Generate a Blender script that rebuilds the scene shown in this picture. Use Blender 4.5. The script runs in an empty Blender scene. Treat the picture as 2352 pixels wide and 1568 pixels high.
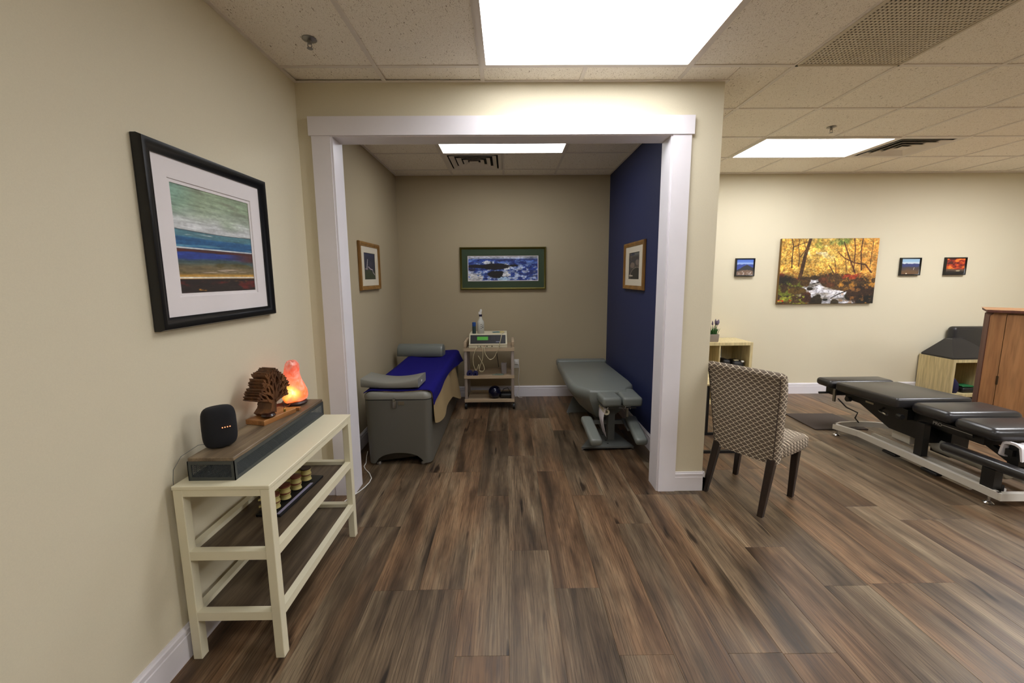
import bpy, bmesh, math, random
import numpy as np
from mathutils import Vector, Matrix
random.seed(7)
PI = math.pi
SC = bpy.context.scene
COL = SC.collection

# ------------------------------------------------------------------ camera
CAM_H, YAW, PITCH, ROLL, F_PX = 1.5252, .0095, -.1339, .0075, 919.3
x0 = Vector((math.cos(YAW), -math.sin(YAW), 0))
fw = Vector((math.sin(YAW)*math.cos(PITCH), math.cos(YAW)*math.cos(PITCH), math.sin(PITCH)))
u0 = Vector((-math.sin(YAW)*math.sin(PITCH), -math.cos(YAW)*math.sin(PITCH), math.cos(PITCH)))
rt = x0*math.cos(ROLL) - u0*math.sin(ROLL)
upv = x0*math.sin(ROLL) + u0*math.cos(ROLL)
cd = bpy.data.cameras.new('camera'); cam = bpy.data.objects.new('camera', cd); COL.objects.link(cam)
cd.sensor_width = 36.0; cd.lens = 36.0*F_PX/2352; cd.shift_y = -24.66/2352
cd.clip_start = .05
m = Matrix.Identity(4)
for i in range(3):
    m[i][0] = rt[i]; m[i][1] = upv[i]; m[i][2] = -fw[i]
m[2][3] = CAM_H
cam.matrix_world = m
SC.camera = cam
# ------------------------------------------------------------------ world, exposure
w = bpy.data.worlds.new('world'); SC.world = w; w.use_nodes = True
w.node_tree.nodes['Background'].inputs[0].default_value = (.8, .8, .85, 1)
w.node_tree.nodes['Background'].inputs[1].default_value = .02
SC.view_settings.view_transform = 'Standard'; SC.view_settings.look = 'None'
SC.view_settings.gamma = 1; SC.view_settings.use_curve_mapping = False
SC.view_settings.exposure = 0.16
LIGHT_MAIN, LIGHT_ALCOVE, LIGHT_FAR, LIGHT_BACK = 11.0, 8.5, 15.0, 29.0

# ------------------------------------------------------------------ room dimensions (metres)
H = 2.7304                      # suspended ceiling
XL, XA = -1.3167, -1.335        # left wall, alcove left wall
YP, YPB = 2.686, 2.82           # partition front and back face
XE, XB = 1.377, 1.244           # partition end, alcove blue wall
YB = 5.0                        # back wall
XR, YF = 7.4, -2.6              # right wall and wall behind the camera
JL, JR = -1.11, 1.058           # opening
HO = 2.412                       # opening height
G = .6096; G0 = -.7542; R0 = 2.4992

# ------------------------------------------------------------------ helpers
def lin(c):
    return tuple(((v/255)/12.92 if v/255 <= .04045 else ((v/255+.055)/1.055)**2.4) for v in c)
def mat(name, rgb, rough=.5, metal=0, coat=0, emit=None, estr=0, bump=None, spec=None, trans=0, alpha=1):
    M = bpy.data.materials.new(name); M.use_nodes = True
    nt = M.node_tree; b = nt.nodes['Principled BSDF']
    c = lin(rgb)+(1,)
    b.inputs['Base Color'].default_value = c; b.inputs['Roughness'].default_value = rough
    b.inputs['Metallic'].default_value = metal; b.inputs['Coat Weight'].default_value = coat
    if spec is not None: b.inputs['Specular IOR Level'].default_value = spec
    if trans: b.inputs['Transmission Weight'].default_value = trans
    if alpha < 1: b.inputs['Alpha'].default_value = alpha
    if emit:
        b.inputs['Emission Color'].default_value = lin(emit)+(1,); b.inputs['Emission Strength'].default_value = estr
    # slight tone variation so that no surface is perfectly flat
    tc = nt.nodes.new('ShaderNodeTexCoord'); nz = nt.nodes.new('ShaderNodeTexNoise')
    nz.inputs['Scale'].default_value = bump[0] if bump else 6; nz.inputs['Detail'].default_value = 3
    nt.links.new(tc.outputs['Object'], nz.inputs['Vector'])
    mx = nt.nodes.new('ShaderNodeMix'); mx.data_type = 'RGBA'
    mx.inputs['A'].default_value = tuple(v*.95 for v in c[:3])+(1,); mx.inputs['B'].default_value = tuple(min(1, v*1.05) for v in c[:3])+(1,)
    nt.links.new(nz.outputs['Fac'], mx.inputs['Factor']); nt.links.new(mx.outputs['Result'], b.inputs['Base Color'])
    if bump:
        bp = nt.nodes.new('ShaderNodeBump'); bp.inputs['Strength'].default_value = bump[1]; bp.inputs['Distance'].default_value = bump[2] if len(bump) > 2 else .002
        nt.links.new(nz.outputs['Fac'], bp.inputs['Height']); nt.links.new(bp.outputs['Normal'], b.inputs['Normal'])
    return M
class NT:
    def __init__(s, M): s.t = M.node_tree; s.b = s.t.nodes['Principled BSDF']
    def n(s, typ, **kw):
        o = s.t.nodes.new(typ)
        for k, v in kw.items(): setattr(o, k, v)
        return o
    def l(s, a, b): s.t.links.new(a, b)
    def math(s, op, a, b=None):
        o = s.n('ShaderNodeMath', operation=op)
        for i, v in enumerate((a, b)):
            if v is None: continue
            if isinstance(v, (int, float)): o.inputs[i].default_value = v
            else: s.l(v, o.inputs[i])
        return o.outputs[0]
    def mapv(s, vec, scale, loc=(0,0,0)):
        o = s.n('ShaderNodeMapping'); o.inputs['Scale'].default_value = scale; o.inputs['Location'].default_value = loc
        s.l(vec, o.inputs['Vector']); return o.outputs[0]
    def noise(s, vec, scale, detail=4, rough=.5, w=None, dist=0):
        o = s.n('ShaderNodeTexNoise'); o.inputs['Scale'].default_value = scale; o.inputs['Detail'].default_value = detail; o.inputs['Roughness'].default_value = rough
        o.inputs['Distortion'].default_value = dist
        if w is not None: o.noise_dimensions = '4D'; s.l(w, o.inputs['W'])
        s.l(vec, o.inputs['Vector']); return o.outputs['Fac']
    def ramp(s, fac, stops):
        o = s.n('ShaderNodeValToRGB'); e = o.color_ramp.elements
        while len(e) < len(stops): e.new(.5)
        for el, (p, c) in zip(e, stops): el.position = p; el.color = (lin(c)+(1,)) if len(c) == 3 else c
        s.l(fac, o.inputs[0]); return o.outputs[0]
    def mix(s, fac, a, b, mode='MIX'):
        o = s.n('ShaderNodeMix', data_type='RGBA', blend_type=mode)
        for k, v in (('Factor', fac), ('A', a), ('B', b)):
            if isinstance(v, (int, float)): o.inputs[k].default_value = v
            elif isinstance(v, tuple): o.inputs[k].default_value = lin(v)+(1,)
            else: s.l(v, o.inputs[k])
        return o.outputs['Result']
    def bump(s, h, strength, dist=.002):
        o = s.n('ShaderNodeBump'); o.inputs['Strength'].default_value = strength; o.inputs['Distance'].default_value = dist
        s.l(h, o.inputs['Height']); s.l(o.outputs[0], s.b.inputs['Normal'])

def newmat(name, rough=.5):
    M = bpy.data.materials.new(name); M.use_nodes = True
    n = NT(M); n.b.inputs['Roughness'].default_value = rough
    return M, n

class MB:
    """collects geometry of ONE mesh"""
    def __init__(s): s.v = []; s.f = []
    def add(s, vs, fs):
        o = len(s.v); s.v += [tuple(p) for p in vs]; s.f += [tuple(i+o for i in f) for f in fs]; return s
    def box(s, x0, x1, y0, y1, z0, z1):
        v = [(x0,y0,z0),(x1,y0,z0),(x1,y1,z0),(x0,y1,z0),(x0,y0,z1),(x1,y0,z1),(x1,y1,z1),(x0,y1,z1)]
        return s.add(v, [(0,3,2,1),(4,5,6,7),(0,1,5,4),(1,2,6,5),(2,3,7,6),(3,0,4,7)])
    def obox(s, c, size, R=None):
        b = MB().box(-size[0]/2, size[0]/2, -size[1]/2, size[1]/2, -size[2]/2, size[2]/2)
        R = R or Matrix.Identity(3); c = Vector(c)
        return s.add([c+R@Vector(p) for p in b.v], b.f)
    def rbox(s, c, size, r, seg=3, R=None):
        """box with rounded edges"""
        bm = bmesh.new(); bmesh.ops.create_cube(bm, size=1)
        for v in bm.verts: v.co = Vector((v.co.x*size[0], v.co.y*size[1], v.co.z*size[2]))
        bmesh.ops.bevel(bm, geom=list(bm.edges), offset=min(r, min(size)*.499), segments=seg, profile=.5, affect='EDGES')
        bm.verts.index_update(); R = R or Matrix.Identity(3); c = Vector(c)
        s.add([c+R@v.co for v in bm.verts], [tuple(v.index for v in f.verts) for f in bm.faces]); bm.free(); return s
    def prism(s, poly, axis, a, b):
        """polygon in the two other axes, extruded along axis from a to b"""
        n = len(poly)
        def P(p, t):
            return {'x': (t, p[0], p[1]), 'y': (p[0], t, p[1]), 'z': (p[0], p[1], t)}[axis]
        vs = [P(p, a) for p in poly]+[P(p, b) for p in poly]
        fs = [tuple(range(n-1, -1, -1)), tuple(range(n, 2*n))]+[(i, (i+1) % n, n+(i+1) % n, n+i) for i in range(n)]
        return s.add(vs, fs)
    def loft(s, rings, caps=True, closed=True):
        n = len(rings[0]); vs = [p for r in rings for p in r]; fs = []
        for k in range(len(rings)-1):
            for i in range(n if closed else n-1):
                j = (i+1) % n; fs.append((k*n+i, k*n+j, (k+1)*n+j, (k+1)*n+i))
        if caps: fs += [tuple(range(n-1, -1, -1)), tuple(range((len(rings)-1)*n, len(rings)*n))]
        return s.add(vs, fs)
    def tube(s, pts, r, seg=8):
        pts = [Vector(p) for p in pts]; rings = []
        rr = r if isinstance(r, (list, tuple)) else [r]*len(pts)
        t = (pts[1]-pts[0]).normalized(); up = Vector((0,0,1)) if abs(t.z) < .9 else Vector((1,0,0))
        a = t.cross(up).normalized()
        for i, p in enumerate(pts):
            d = (pts[min(i+1, len(pts)-1)]-pts[max(i-1, 0)]).normalized()
            a = (a-d*a.dot(d)).normalized(); b = d.cross(a)
            rings.append([tuple(p+(a*math.cos(2*PI*k/seg)+b*math.sin(2*PI*k/seg))*rr[i]) for k in range(seg)])
        return s.loft(rings)
    def lathe(s, prof, c=(0,0,0), seg=20, R=None):
        R = R or Matrix.Identity(3); c = Vector(c)
        rings = [[tuple(c+R@Vector((max(r, 1e-4)*math.cos(2*PI*k/seg), max(r, 1e-4)*math.sin(2*PI*k/seg), z))) for k in range(seg)] for r, z in prof]
        return s.loft(rings)
    def grid(s, f, nu, nv):
        vs = [f(i/nu, j/nv) for j in range(nv+1) for i in range(nu+1)]
        return s.add(vs, [(j*(nu+1)+i, j*(nu+1)+i+1, (j+1)*(nu+1)+i+1, (j+1)*(nu+1)+i) for j in range(nv) for i in range(nu)])
    def sheet(s, f, nu, nv, th):
        """surface with a thickness: f returns a point, offset along the normal estimated by differences"""
        P = [[Vector(f(i/nu, j/nv)) for i in range(nu+1)] for j in range(nv+1)]
        def N(i, j):
            a = P[j][min(i+1, nu)]-P[j][max(i-1, 0)]; b = P[min(j+1, nv)][i]-P[max(j-1, 0)][i]
            return a.cross(b).normalized()
        top = [tuple(P[j][i]+N(i, j)*th/2) for j in range(nv+1) for i in range(nu+1)]
        bot = [tuple(P[j][i]-N(i, j)*th/2) for j in range(nv+1) for i in range(nu+1)]
        o = len(top); W = nu+1; fs = []
        for j in range(nv):
            for i in range(nu):
                q = (j*W+i, j*W+i+1, (j+1)*W+i+1, (j+1)*W+i); fs += [q, tuple(o+k for k in reversed(q))]
        rim = [i for i in range(nu)]+[k*W+nu for k in range(nv)]+[nv*W+i for i in range(nu, 0, -1)]+[k*W for k in range(nv, 0, -1)]
        for a, b in zip(rim, rim[1:]+rim[:1]): fs.append((b, a, o+a, o+b))
        return s.add(top+bot, fs)
    def xf(s, M): s.v = [tuple(M @ Vector(p)) for p in s.v]; return s
    def mesh(s, name, M, smooth=None):
        me = bpy.data.meshes.new(name); me.from_pydata(s.v, [], s.f); me.update()
        bm = bmesh.new(); bm.from_mesh(me); bmesh.ops.recalc_face_normals(bm, faces=bm.faces)
        if smooth is not None:
            for f in bm.faces: f.smooth = True
        bm.to_mesh(me); bm.free()
        if smooth is not None: me.set_sharp_from_angle(angle=math.radians(smooth))
        me.materials.append(M); return me
    def build(s, name, M, parent=None, smooth=None, world=False):
        if world and parent is not None:
            r = parent
            while r.parent: r = r.parent
            L = r.location; s.v = [(p[0]-L[0], p[1]-L[1], p[2]-L[2]) for p in s.v]
        o = bpy.data.objects.new(name, s.mesh(name, M, smooth)); COL.objects.link(o)
        if parent: o.parent = parent
        return o
def tag(o, label=None, cat=None, group=None, kind=None):
    for k, v in (('label', label), ('category', cat), ('group', group), ('kind', kind)):
        if v: o[k] = v
    return o
def thing(name, label, cat, loc=(0,0,0), rz=0, group=None):
    o = bpy.data.objects.new(name, None); COL.objects.link(o); o.empty_display_size = .05
    o.location = loc; o.rotation_euler = (0, 0, rz); return tag(o, label, cat, group)
def struct(o): o['kind'] = 'structure'; return o
def RX(a): return Matrix.Rotation(a, 3, 'X')
def RY(a): return Matrix.Rotation(a, 3, 'Y')
def RZ(a): return Matrix.Rotation(a, 3, 'Z')

def text_mesh(txt, size, name, M, parent, loc, R, depth=.0006):
    cu = bpy.data.curves.new(name, 'FONT'); cu.body = txt; cu.size = size; cu.extrude = depth; cu.align_x = 'LEFT'
    tmp = bpy.data.objects.new(name+'_tmp', cu); COL.objects.link(tmp)
    dg = bpy.context.evaluated_depsgraph_get(); me = bpy.data.meshes.new_from_object(tmp.evaluated_get(dg))
    bpy.data.objects.remove(tmp); bpy.data.curves.remove(cu)
    me.materials.clear(); me.materials.append(M)
    for v in me.vertices: v.co = Vector(loc)+R@v.co
    o = bpy.data.objects.new(name, me); COL.objects.link(o); o.parent = parent; return o

# ------------------------------------------------------------------ materials
M_wall = mat('cream_wall_paint', (216, 207, 181), .75, bump=(260, .08, .001))
M_alc = mat('taupe_alcove_paint', (176, 162, 133), .75, bump=(260, .08, .001))
M_blue = mat('navy_wall_paint', (33, 42, 82), .6, bump=(260, .08, .001))
M_trim = mat('white_trim_paint', (228, 224, 228), .4)
M_grid = mat('ceiling_grid_paint', (228, 220, 210), .5)
M_dark = mat('dark_void', (22, 20, 18), .9)
M_cream = mat('cream_lacquer', (226, 219, 190), .4)
M_blackp = mat('black_plastic', (16, 16, 17), .5)
M_blackm = mat('black_metal', (14, 14, 15), .45)
M_chrome = mat('chrome', (200, 200, 200), .15, 1)
M_steel = mat('brushed_steel', (150, 148, 145), .35, 1)
M_whitem = mat('white_enamel', (205, 200, 190), .4)
M_whitep = mat('white_plastic', (230, 228, 222), .4)
M_vinyl = mat('grey_vinyl', (114, 118, 112), .33, bump=(160, .12, .001))
M_vinyl2 = mat('warm_grey_vinyl', (128, 127, 118), .38, bump=(160, .12, .001))
M_blackv = mat('black_vinyl', (38, 37, 38), .3, bump=(180, .12, .001))
M_greym = mat('grey_painted_metal', (96, 98, 94), .5)

def plank_material():
    M, n = newmat('oak_vinyl_plank', .5); n.b.inputs['Specular IOR Level'].default_value = .35
    tc = n.n('ShaderNodeTexCoord'); oi = n.n('ShaderNodeObjectInfo')
    wv = n.math('MULTIPLY', oi.outputs['Random'], 91.7)
    v = tc.outputs['Object']
    streak = n.noise(n.mapv(v, (10, .8, 1)), 1.0, 6, .55, w=wv, dist=.9)
    grain = n.noise(n.mapv(v, (170, 6, 1)), 1.0, 4, .65, w=wv)
    broad = n.noise(n.mapv(v, (5.5, 1.0, 1)), 1.0, 3, .5, w=n.math('ADD', wv, 7.3), dist=.6)
    patch = n.noise(n.mapv(v, (9, 2.2, 1)), 1.0, 3, .55, w=n.math('ADD', wv, 17.9))
    knot = n.noise(n.mapv(v, (17, 2.6, 1)), 1.0, 2, .5, w=n.math('ADD', wv, 31.))
    c1 = n.ramp(streak, [(.25, (62, 51, 39)), (.42, (100, 83, 64)), (.55, (129, 109, 85)), (.7, (163, 144, 116))])
    c2 = n.ramp(streak, [(.25, (70, 52, 38)), (.42, (114, 87, 63)), (.56, (143, 111, 81)), (.72, (164, 135, 102))])
    pick = n.math('ADD', n.math('MULTIPLY', broad, 1.5), n.math('MULTIPLY', n.math('SUBTRACT', oi.outputs['Random'], .5), .5))
    sel = n.ramp(pick, [(.6, (0, 0, 0)), (.95, (255, 255, 255))])
    col = n.mix(sel, c1, c2)
    gr = n.ramp(grain, [(.33, (135, 132, 130)), (.55, (255, 255, 255))])
    col = n.mix(.75, col, gr, 'MULTIPLY')
    col = n.mix(.8, col, n.ramp(patch, [(.32, (140, 135, 130)), (.52, (255, 255, 255))]), 'MULTIPLY')
    wavm = n.n('ShaderNodeTexWave'); wavm.bands_direction = 'X'; wavm.inputs['Scale'].default_value = 5.5; wavm.inputs['Distortion'].default_value = 9.0
    wavm.inputs['Detail'].default_value = 2.0; wavm.inputs['Detail Scale'].default_value = .7
    off = n.n('ShaderNodeVectorMath', operation='ADD'); n.l(n.mapv(v, (4.2, .85, 1)), off.inputs[0])
    cmb = n.n('ShaderNodeCombineXYZ'); n.l(wv, cmb.inputs[0]); n.l(wv, cmb.inputs[1]); n.l(wv, cmb.inputs[2]); n.l(cmb.outputs[0], off.inputs[1])
    n.l(off.outputs[0], wavm.inputs['Vector'])
    rings_ = n.ramp(wavm.outputs['Fac'], [(.05, (120, 104, 92)), (.22, (255, 255, 255))])
    col = n.mix(n.math('MULTIPLY', n.ramp(patch, [(.42, (0, 0, 0)), (.6, (255, 255, 255))]), .38), col, rings_, 'MULTIPLY')
    kn = n.ramp(knot, [(.655, (255, 255, 255)), (.72, (95, 85, 80))])
    col = n.mix(.9, col, kn, 'MULTIPLY')
    tone = n.ramp(n.math('FRACT', n.math('MULTIPLY', oi.outputs['Random'], 17.3)), [(0, (205, 205, 205)), (1, (255, 255, 255))])
    col = n.mix(1, col, tone, 'MULTIPLY')
    n.l(col, n.b.inputs['Base Color'])
    n.l(n.ramp(grain, [(.3, (150, 150, 150)), (.7, (185, 185, 185))]), n.b.inputs['Roughness'])
    n.bump(grain, .25, .0008)
    return M
M_plank = plank_material()

def wood_material(name, a, b, c, axis='y', rough=.45, sc=1.0):
    M, n = newmat(name, rough); tc = n.n('ShaderNodeTexCoord'); v = tc.outputs['Object']
    s = {'x': (1.2, 16, 16), 'y': (16, 1.2, 16), 'z': (16, 16, 1.2)}[axis]; s = tuple(k*sc for k in s)
    g2 = tuple(k*7 for k in s)
    st = n.noise(n.mapv(v, s), 1, 5, .6, dist=.6); gr = n.noise(n.mapv(v, g2), 1, 2)
    col = n.ramp(st, [(.3, a), (.5, b), (.7, c)])
    col = n.mix(.35, col, n.ramp(gr, [(.35, (140, 140, 140)), (.6, (255, 255, 255))]), 'MULTIPLY')
    n.l(col, n.b.inputs['Base Color']); n.bump(gr, .2, .0008); return M
M_rustic = wood_material('rustic_brown_board', (84, 70, 54), (126, 108, 85), (154, 136, 108), 'y')
M_shelfw = wood_material('weathered_shelf_board', (58, 46, 36), (92, 78, 62), (122, 106, 86), 'y')
M_sculpt = wood_material('carved_suar_wood', (64, 40, 24), (104, 66, 38), (134, 90, 52), 'z')
M_sculptb = wood_material('golden_wood_block', (128, 82, 42), (170, 115, 62), (196, 144, 86), 'y')
M_birch = wood_material('pale_birch_veneer', (206, 188, 138), (213, 195, 146), (220, 203, 155), 'z', .45, .5)
M_cherry = wood_material('honey_maple_veneer', (140, 95, 58), (156, 109, 68), (168, 121, 78), 'z', .4, .5)
M_mahog = wood_material('dark_cherry_edge', (70, 36, 24), (90, 48, 33), (102, 58, 40), 'z', .75, .6)
M_espresso = wood_material('espresso_leg_wood', (20, 14, 11), (34, 24, 19), (48, 34, 26), 'z', .35)
M_cartw = wood_material('putty_cart_plastic', (176, 154, 126), (190, 168, 138), (198, 178, 148), 'x', .5, .3)
M_gold = wood_material('gilded_frame_wood', (110, 76, 34), (146, 104, 48), (170, 128, 66), 'z', .35)

def tile_material():
    M, n = newmat('fissured_ceiling_tile', .9); tc = n.n('ShaderNodeTexCoord'); oi = n.n('ShaderNodeObjectInfo')
    w = n.math('MULTIPLY', oi.outputs['Random'], 50.)
    v = tc.outputs['Object']
    f1 = n.noise(n.mapv(v, (150, 55, 1)), 1, 2, .5, w=w, dist=1.0); f2 = n.noise(v, 260, 2, .5, w=w)
    pit = n.ramp(f1, [(.29, (150, 134, 114)), (.37, (255, 255, 255))])
    pin = n.ramp(f2, [(.32, (190, 178, 160)), (.42, (255, 255, 255))])
    col = n.mix(1, (250, 243, 230), n.mix(1, pit, pin, 'MULTIPLY'), 'MULTIPLY')
    n.l(col, n.b.inputs['Base Color']); n.bump(f1, .4, .002); return M
M_tile = tile_material()

def fabric_material(name, seat):
    M, n = newmat(name, .9); tc = n.n('ShaderNodeTexCoord'); sp = n.n('ShaderNodeSeparateXYZ'); n.l(tc.outputs['Object'], sp.inputs[0])
    x, y, z = sp.outputs
    if seat: u, v = n.math('ADD', x, n.math('MULTIPLY', z, .9)), n.math('ADD', y, z)
    else: u, v = n.math('ADD', x, n.math('MULTIPLY', y, .8)), z
    P, Q = .042, .036
    uu = n.math('DIVIDE', u, P); vv = n.math('DIVIDE', v, Q)
    a = n.math('ADD', uu, vv); b = n.math('SUBTRACT', uu, vv)
    wob = lambda q: n.math('MULTIPLY', n.math('SINE', n.math('MULTIPLY', q, 2*PI)), .055)
    a2 = n.math('ADD', a, wob(b)); b2 = n.math('ADD', b, wob(a))
    def line(q): return n.math('ABSOLUTE', n.math('SUBTRACT', n.math('FRACT', n.math('ADD', q, 100.5)), .5))
    d = n.math('MINIMUM', line(a2), line(b2))
    fac = n.ramp(d, [(.045, (255, 255, 255)), (.075, (0, 0, 0))])
    weave = n.noise(tc.outputs['Object'], 700, 2)
    dark = n.ramp(weave, [(.3, (86, 74, 62)), (.7, (120, 106, 90))])
    col = n.mix(fac, dark, (226, 214, 190)); n.l(col, n.b.inputs['Base Color'])
    n.bump(n.math('ADD', fac, weave), .25, .001); return M
M_fabB = fabric_material('trellis_fabric_back', False)
M_fabS = fabric_material('trellis_fabric_seat', True)
def cloth(name, rgb, sc=500): return mat(name, rgb, .95, bump=(sc, .5, .002), spec=.2)
M_blueb = cloth('royal_blue_fleece', (13, 6, 98), 220)
M_tan = cloth('tan_towelling', (160, 138, 100), 300)
M_towel = cloth('white_towelling', (225, 220, 222), 300)
M_rubber = mat('dark_brown_mat', (66, 56, 50), .85, bump=(300, .3))

# ------------------------------------------------------------------ painted prints (flat pictures as a fine coloured mesh)
def vn(x, y, seed):
    r = np.random.RandomState(seed).rand(64, 64)
    xi = np.floor(x).astype(int); yi = np.floor(y).astype(int); fx = x-xi; fy = y-yi
    fx = fx*fx*(3-2*fx); fy = fy*fy*(3-2*fy)
    g = lambda a, b: r[a % 64, b % 64]
    return (g(xi, yi)*(1-fx)+g(xi+1, yi)*fx)*(1-fy)+(g(xi, yi+1)*(1-fx)+g(xi+1, yi+1)*fx)*fy
def fbm(x, y, seed, o=4):
    s = 0; a = .5
    for k in range(o): s = s+a*vn(x*2**k, y*2**k, seed+k); a *= .5
    return s/(1-.5**o)
def sm(a, b, x): t = np.clip((x-a)/(b-a), 0, 1); return t*t*(3-2*t)
class Paint:
    def __init__(s, nu, nv):
        s.nu, s.nv = nu, nv
        v, u = np.mgrid[0:nv, 0:nu]; s.u = (u+.5)/nu; s.v = (v+.5)/nv     # v = 0 at the top
        s.c = np.zeros((nv, nu, 3))
    def fill(s, rgb, m=None):
        rgb = np.array(rgb, float)
        if m is None: s.c[:] = rgb
        else: s.c = s.c*(1-m[..., None])+rgb*m[..., None]
    def line(s, pts, w0, w1, rgb, asp=1.0):
        d = np.full(s.u.shape, 9.)
        n = len(pts)-1
        for k in range(n):
            (ax, ay), (bx, by) = pts[k], pts[k+1]; dx, dy = (bx-ax)*asp, by-ay; L = dx*dx+dy*dy
            t = np.clip((((s.u-ax)*asp)*dx+(s.v-ay)*dy)/L, 0, 1)
            w = w0+(w1-w0)*((k+t)/n)
            dd = np.hypot((s.u-ax)*asp-t*dx, s.v-ay-t*dy)-w; d = np.minimum(d, dd)
        s.fill(rgb, 1-sm(-.002, .004, d))
    def blob(s, cx, cy, rx, ry, rgb, seed=1, rag=.35, soft=.12):
        k = s.nu/s.nv
        q = np.hypot((s.u-cx)/rx, (s.v-cy)/ry)+rag*1.6*(fbm(s.u*16*k, s.v*16, seed, 5)-.5)
        s.fill(rgb, 1-sm(1-soft, 1+soft, q))
    def texture(s, amt, fu, fv, seed):
        s.c = s.c*(1+amt*2*(fbm(s.u*fu, s.v*fv, seed, 4)-.5))[..., None]
def print_mesh(name, P, f, M, parent):
    """f(u, v) -> point; one quad per painted cell"""
    nu, nv = P.nu, P.nv
    vs = [f(i/nu, j/nv) for j in range(nv+1) for i in range(nu+1)]
    fs = [(j*(nu+1)+i, (j+1)*(nu+1)+i, (j+1)*(nu+1)+i+1, j*(nu+1)+i+1) for j in range(nv) for i in range(nu)]
    me = bpy.data.meshes.new(name); me.from_pydata(vs, [], fs)
    at = me.color_attributes.new('print', 'FLOAT_COLOR', 'CORNER')
    c = np.clip(P.c, 0, 255)/255; c = np.where(c <= .04045, c/12.92, ((c+.055)/1.055)**2.4)
    c = np.concatenate([c, np.ones(c.shape[:2]+(1,))], 2).reshape(-1, 4)
    at.data.foreach_set('color', np.repeat(c, 4, 0).astype(np.float32).ravel())
    me.materials.append(M); o = bpy.data.objects.new(name, me); COL.objects.link(o); o.parent = parent; return o
def print_mat(name, rough=.5, coat=0):
    M, n = newmat(name, rough); a = n.n('ShaderNodeVertexColor'); a.layer_name = 'print'
    n.l(a.outputs[0], n.b.inputs['Base Color']); n.b.inputs['Coat Weight'].default_value = coat; n.b.inputs['Coat Roughness'].default_value = .06
    return M
M_print = print_mat('printed_paper', .6, .25)
M_canvas = print_mat('printed_canvas', .75)

# ================================================================== STRUCTURE
# ---- floor of planks
floor = struct(MB().box(XL-.1, XR+.1, YF-.1, YB+.1, -.08, -.004).build('floor', M_plank))
PW, PL = .2225, 1.2
known = {-2: 1.79, -1: 1.437, 0: 2.066, 1: 1.787, 5: 1.425, 6: 2.067, 7: 1.777}
plank_meshes = {}
def plank(xa, xb, ya, yb):
    key = (round(xb-xa, 3), round(yb-ya, 3))
    if key not in plank_meshes:
        a, b = key[0]/2-.0003, key[1]/2-.0002; c = .0008
        rings = [[(-a, -b, -.004), (a, -b, -.004), (a, b, -.004), (-a, b, -.004)], [(-a, -b, -c), (a, -b, -c), (a, b, -c), (-a, b, -c)],
                 [(-a+c, -b+c, 0), (a-c, -b+c, 0), (a-c, b-c, 0), (-a+c, b-c, 0)]]
        plank_meshes[key] = MB().loft(rings).mesh('plank', M_plank)
    o = bpy.data.objects.new('plank', plank_meshes[key]); COL.objects.link(o); o.parent = floor
    o.location = ((xa+xb)/2, (ya+yb)/2, 0)
rnd = random.Random(3)
i = -6
while -.007+PW*i < 7.0:
    xa, xb = max(-.007+PW*i, XL), -.007+PW*(i+1)
    j0 = known.get(i, rnd.choice([1.43, 1.787, 2.067, 1.25, 2.3])); y = j0-PL*3
    while y < YB:
        ya, yb = y, min(y+PL, YB); y += PL
        if yb < .75 or xb <= XL+.01: continue
        if xa > 1.6+yb*1.6: continue                       # to the right of the frame
        plank(xa, xb, ya, yb)
    i += 1

# ---- walls
struct(MB().box(XL-.1, XL, YF, YP, 0, 2.86).build('wall_left', M_wall))
struct(MB().box(XA-.1, XA, YP, YB, 0, 2.86).build('wall_alcove_left', M_alc))
struct(MB().box(XA-.1, XB+.06, YB, YB+.1, 0, 2.86).build('wall_alcove_back', M_alc))
struct(MB().box(XB+.06, XR, YB, YB+.1, 0, 2.86).build('wall_back', M_wall))
struct(MB().box(XR, XR+.1, YF, YB+.1, 0, 2.86).build('wall_right', M_wall))
struct(MB().box(XL-.1, XR+.1, YF-.1, YF, 0, 2.86).build('wall_front', M_wall))
pm = MB().prism([(XA, 0), (JL, 0), (JL, HO), (JR, HO), (JR, 0), (XE, 0), (XE, H+.1), (XA, H+.1)], 'y', YP, YPB-.02)
pm.box(XB+.02, XE, YPB-.02, YB, 0, H+.1)
struct(pm.build('wall_partition', M_wall))
# alcove faces of the partition in their own paint
struct(MB().box(XB, XB+.02, YPB-.02, YB, 0, H+.1).build('wall_alcove_right', M_blue))
struct(MB().prism([(XA, 0), (JL, 0), (JL, HO), (JR, HO), (JR, 0), (XB, 0), (XB, H+.1), (XA, H+.1)], 'y', YPB-.02, YPB).build('wall_alcove_front', M_alc))

# ---- trim round the opening
def trim(n, mb): return struct(mb.build('trim_%d' % n, M_trim))
trim(1, MB().box(JL-.118, JL, YP-.019, YP, 0, HO))
trim(2, MB().box(JR, JR+.118, YP-.019, YP, 0, HO))
trim(3, MB().box(JL-.132, JR+.132, YP-.026, YP, HO, HO+.113))
trim(4, MB().box(JL-.001, JL+.012, YP-.012, YPB+.004, 0, HO-.006))
trim(5, MB().box(JR-.012, JR+.001, YP-.012, YPB+.004, 0, HO-.006))
trim(6, MB().box(JL-.001, JR+.001, YP-.012, YPB+.002, HO-.006, HO+.002))
BB = [(0, 0), (.014, 0), (.014, .102), (.0105, .105), (.0105, .109), (.0135, .112), (.0135, .127), (.009, .131), (.0065, .14), (0, .14)]
def baseboard(name, p, q, nrm, k=1):
    """profile extruded from p to q, nrm = direction into the room"""
    rings = [[(a[0]+nrm[0]*t, a[1]+nrm[1]*t, z) for t, z in BB] for a in (p, q)]
    return struct(MB().loft(rings).build(name, M_trim))
baseboard('baseboard_left', (XL, YF), (XL, YP), (1, 0))
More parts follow.
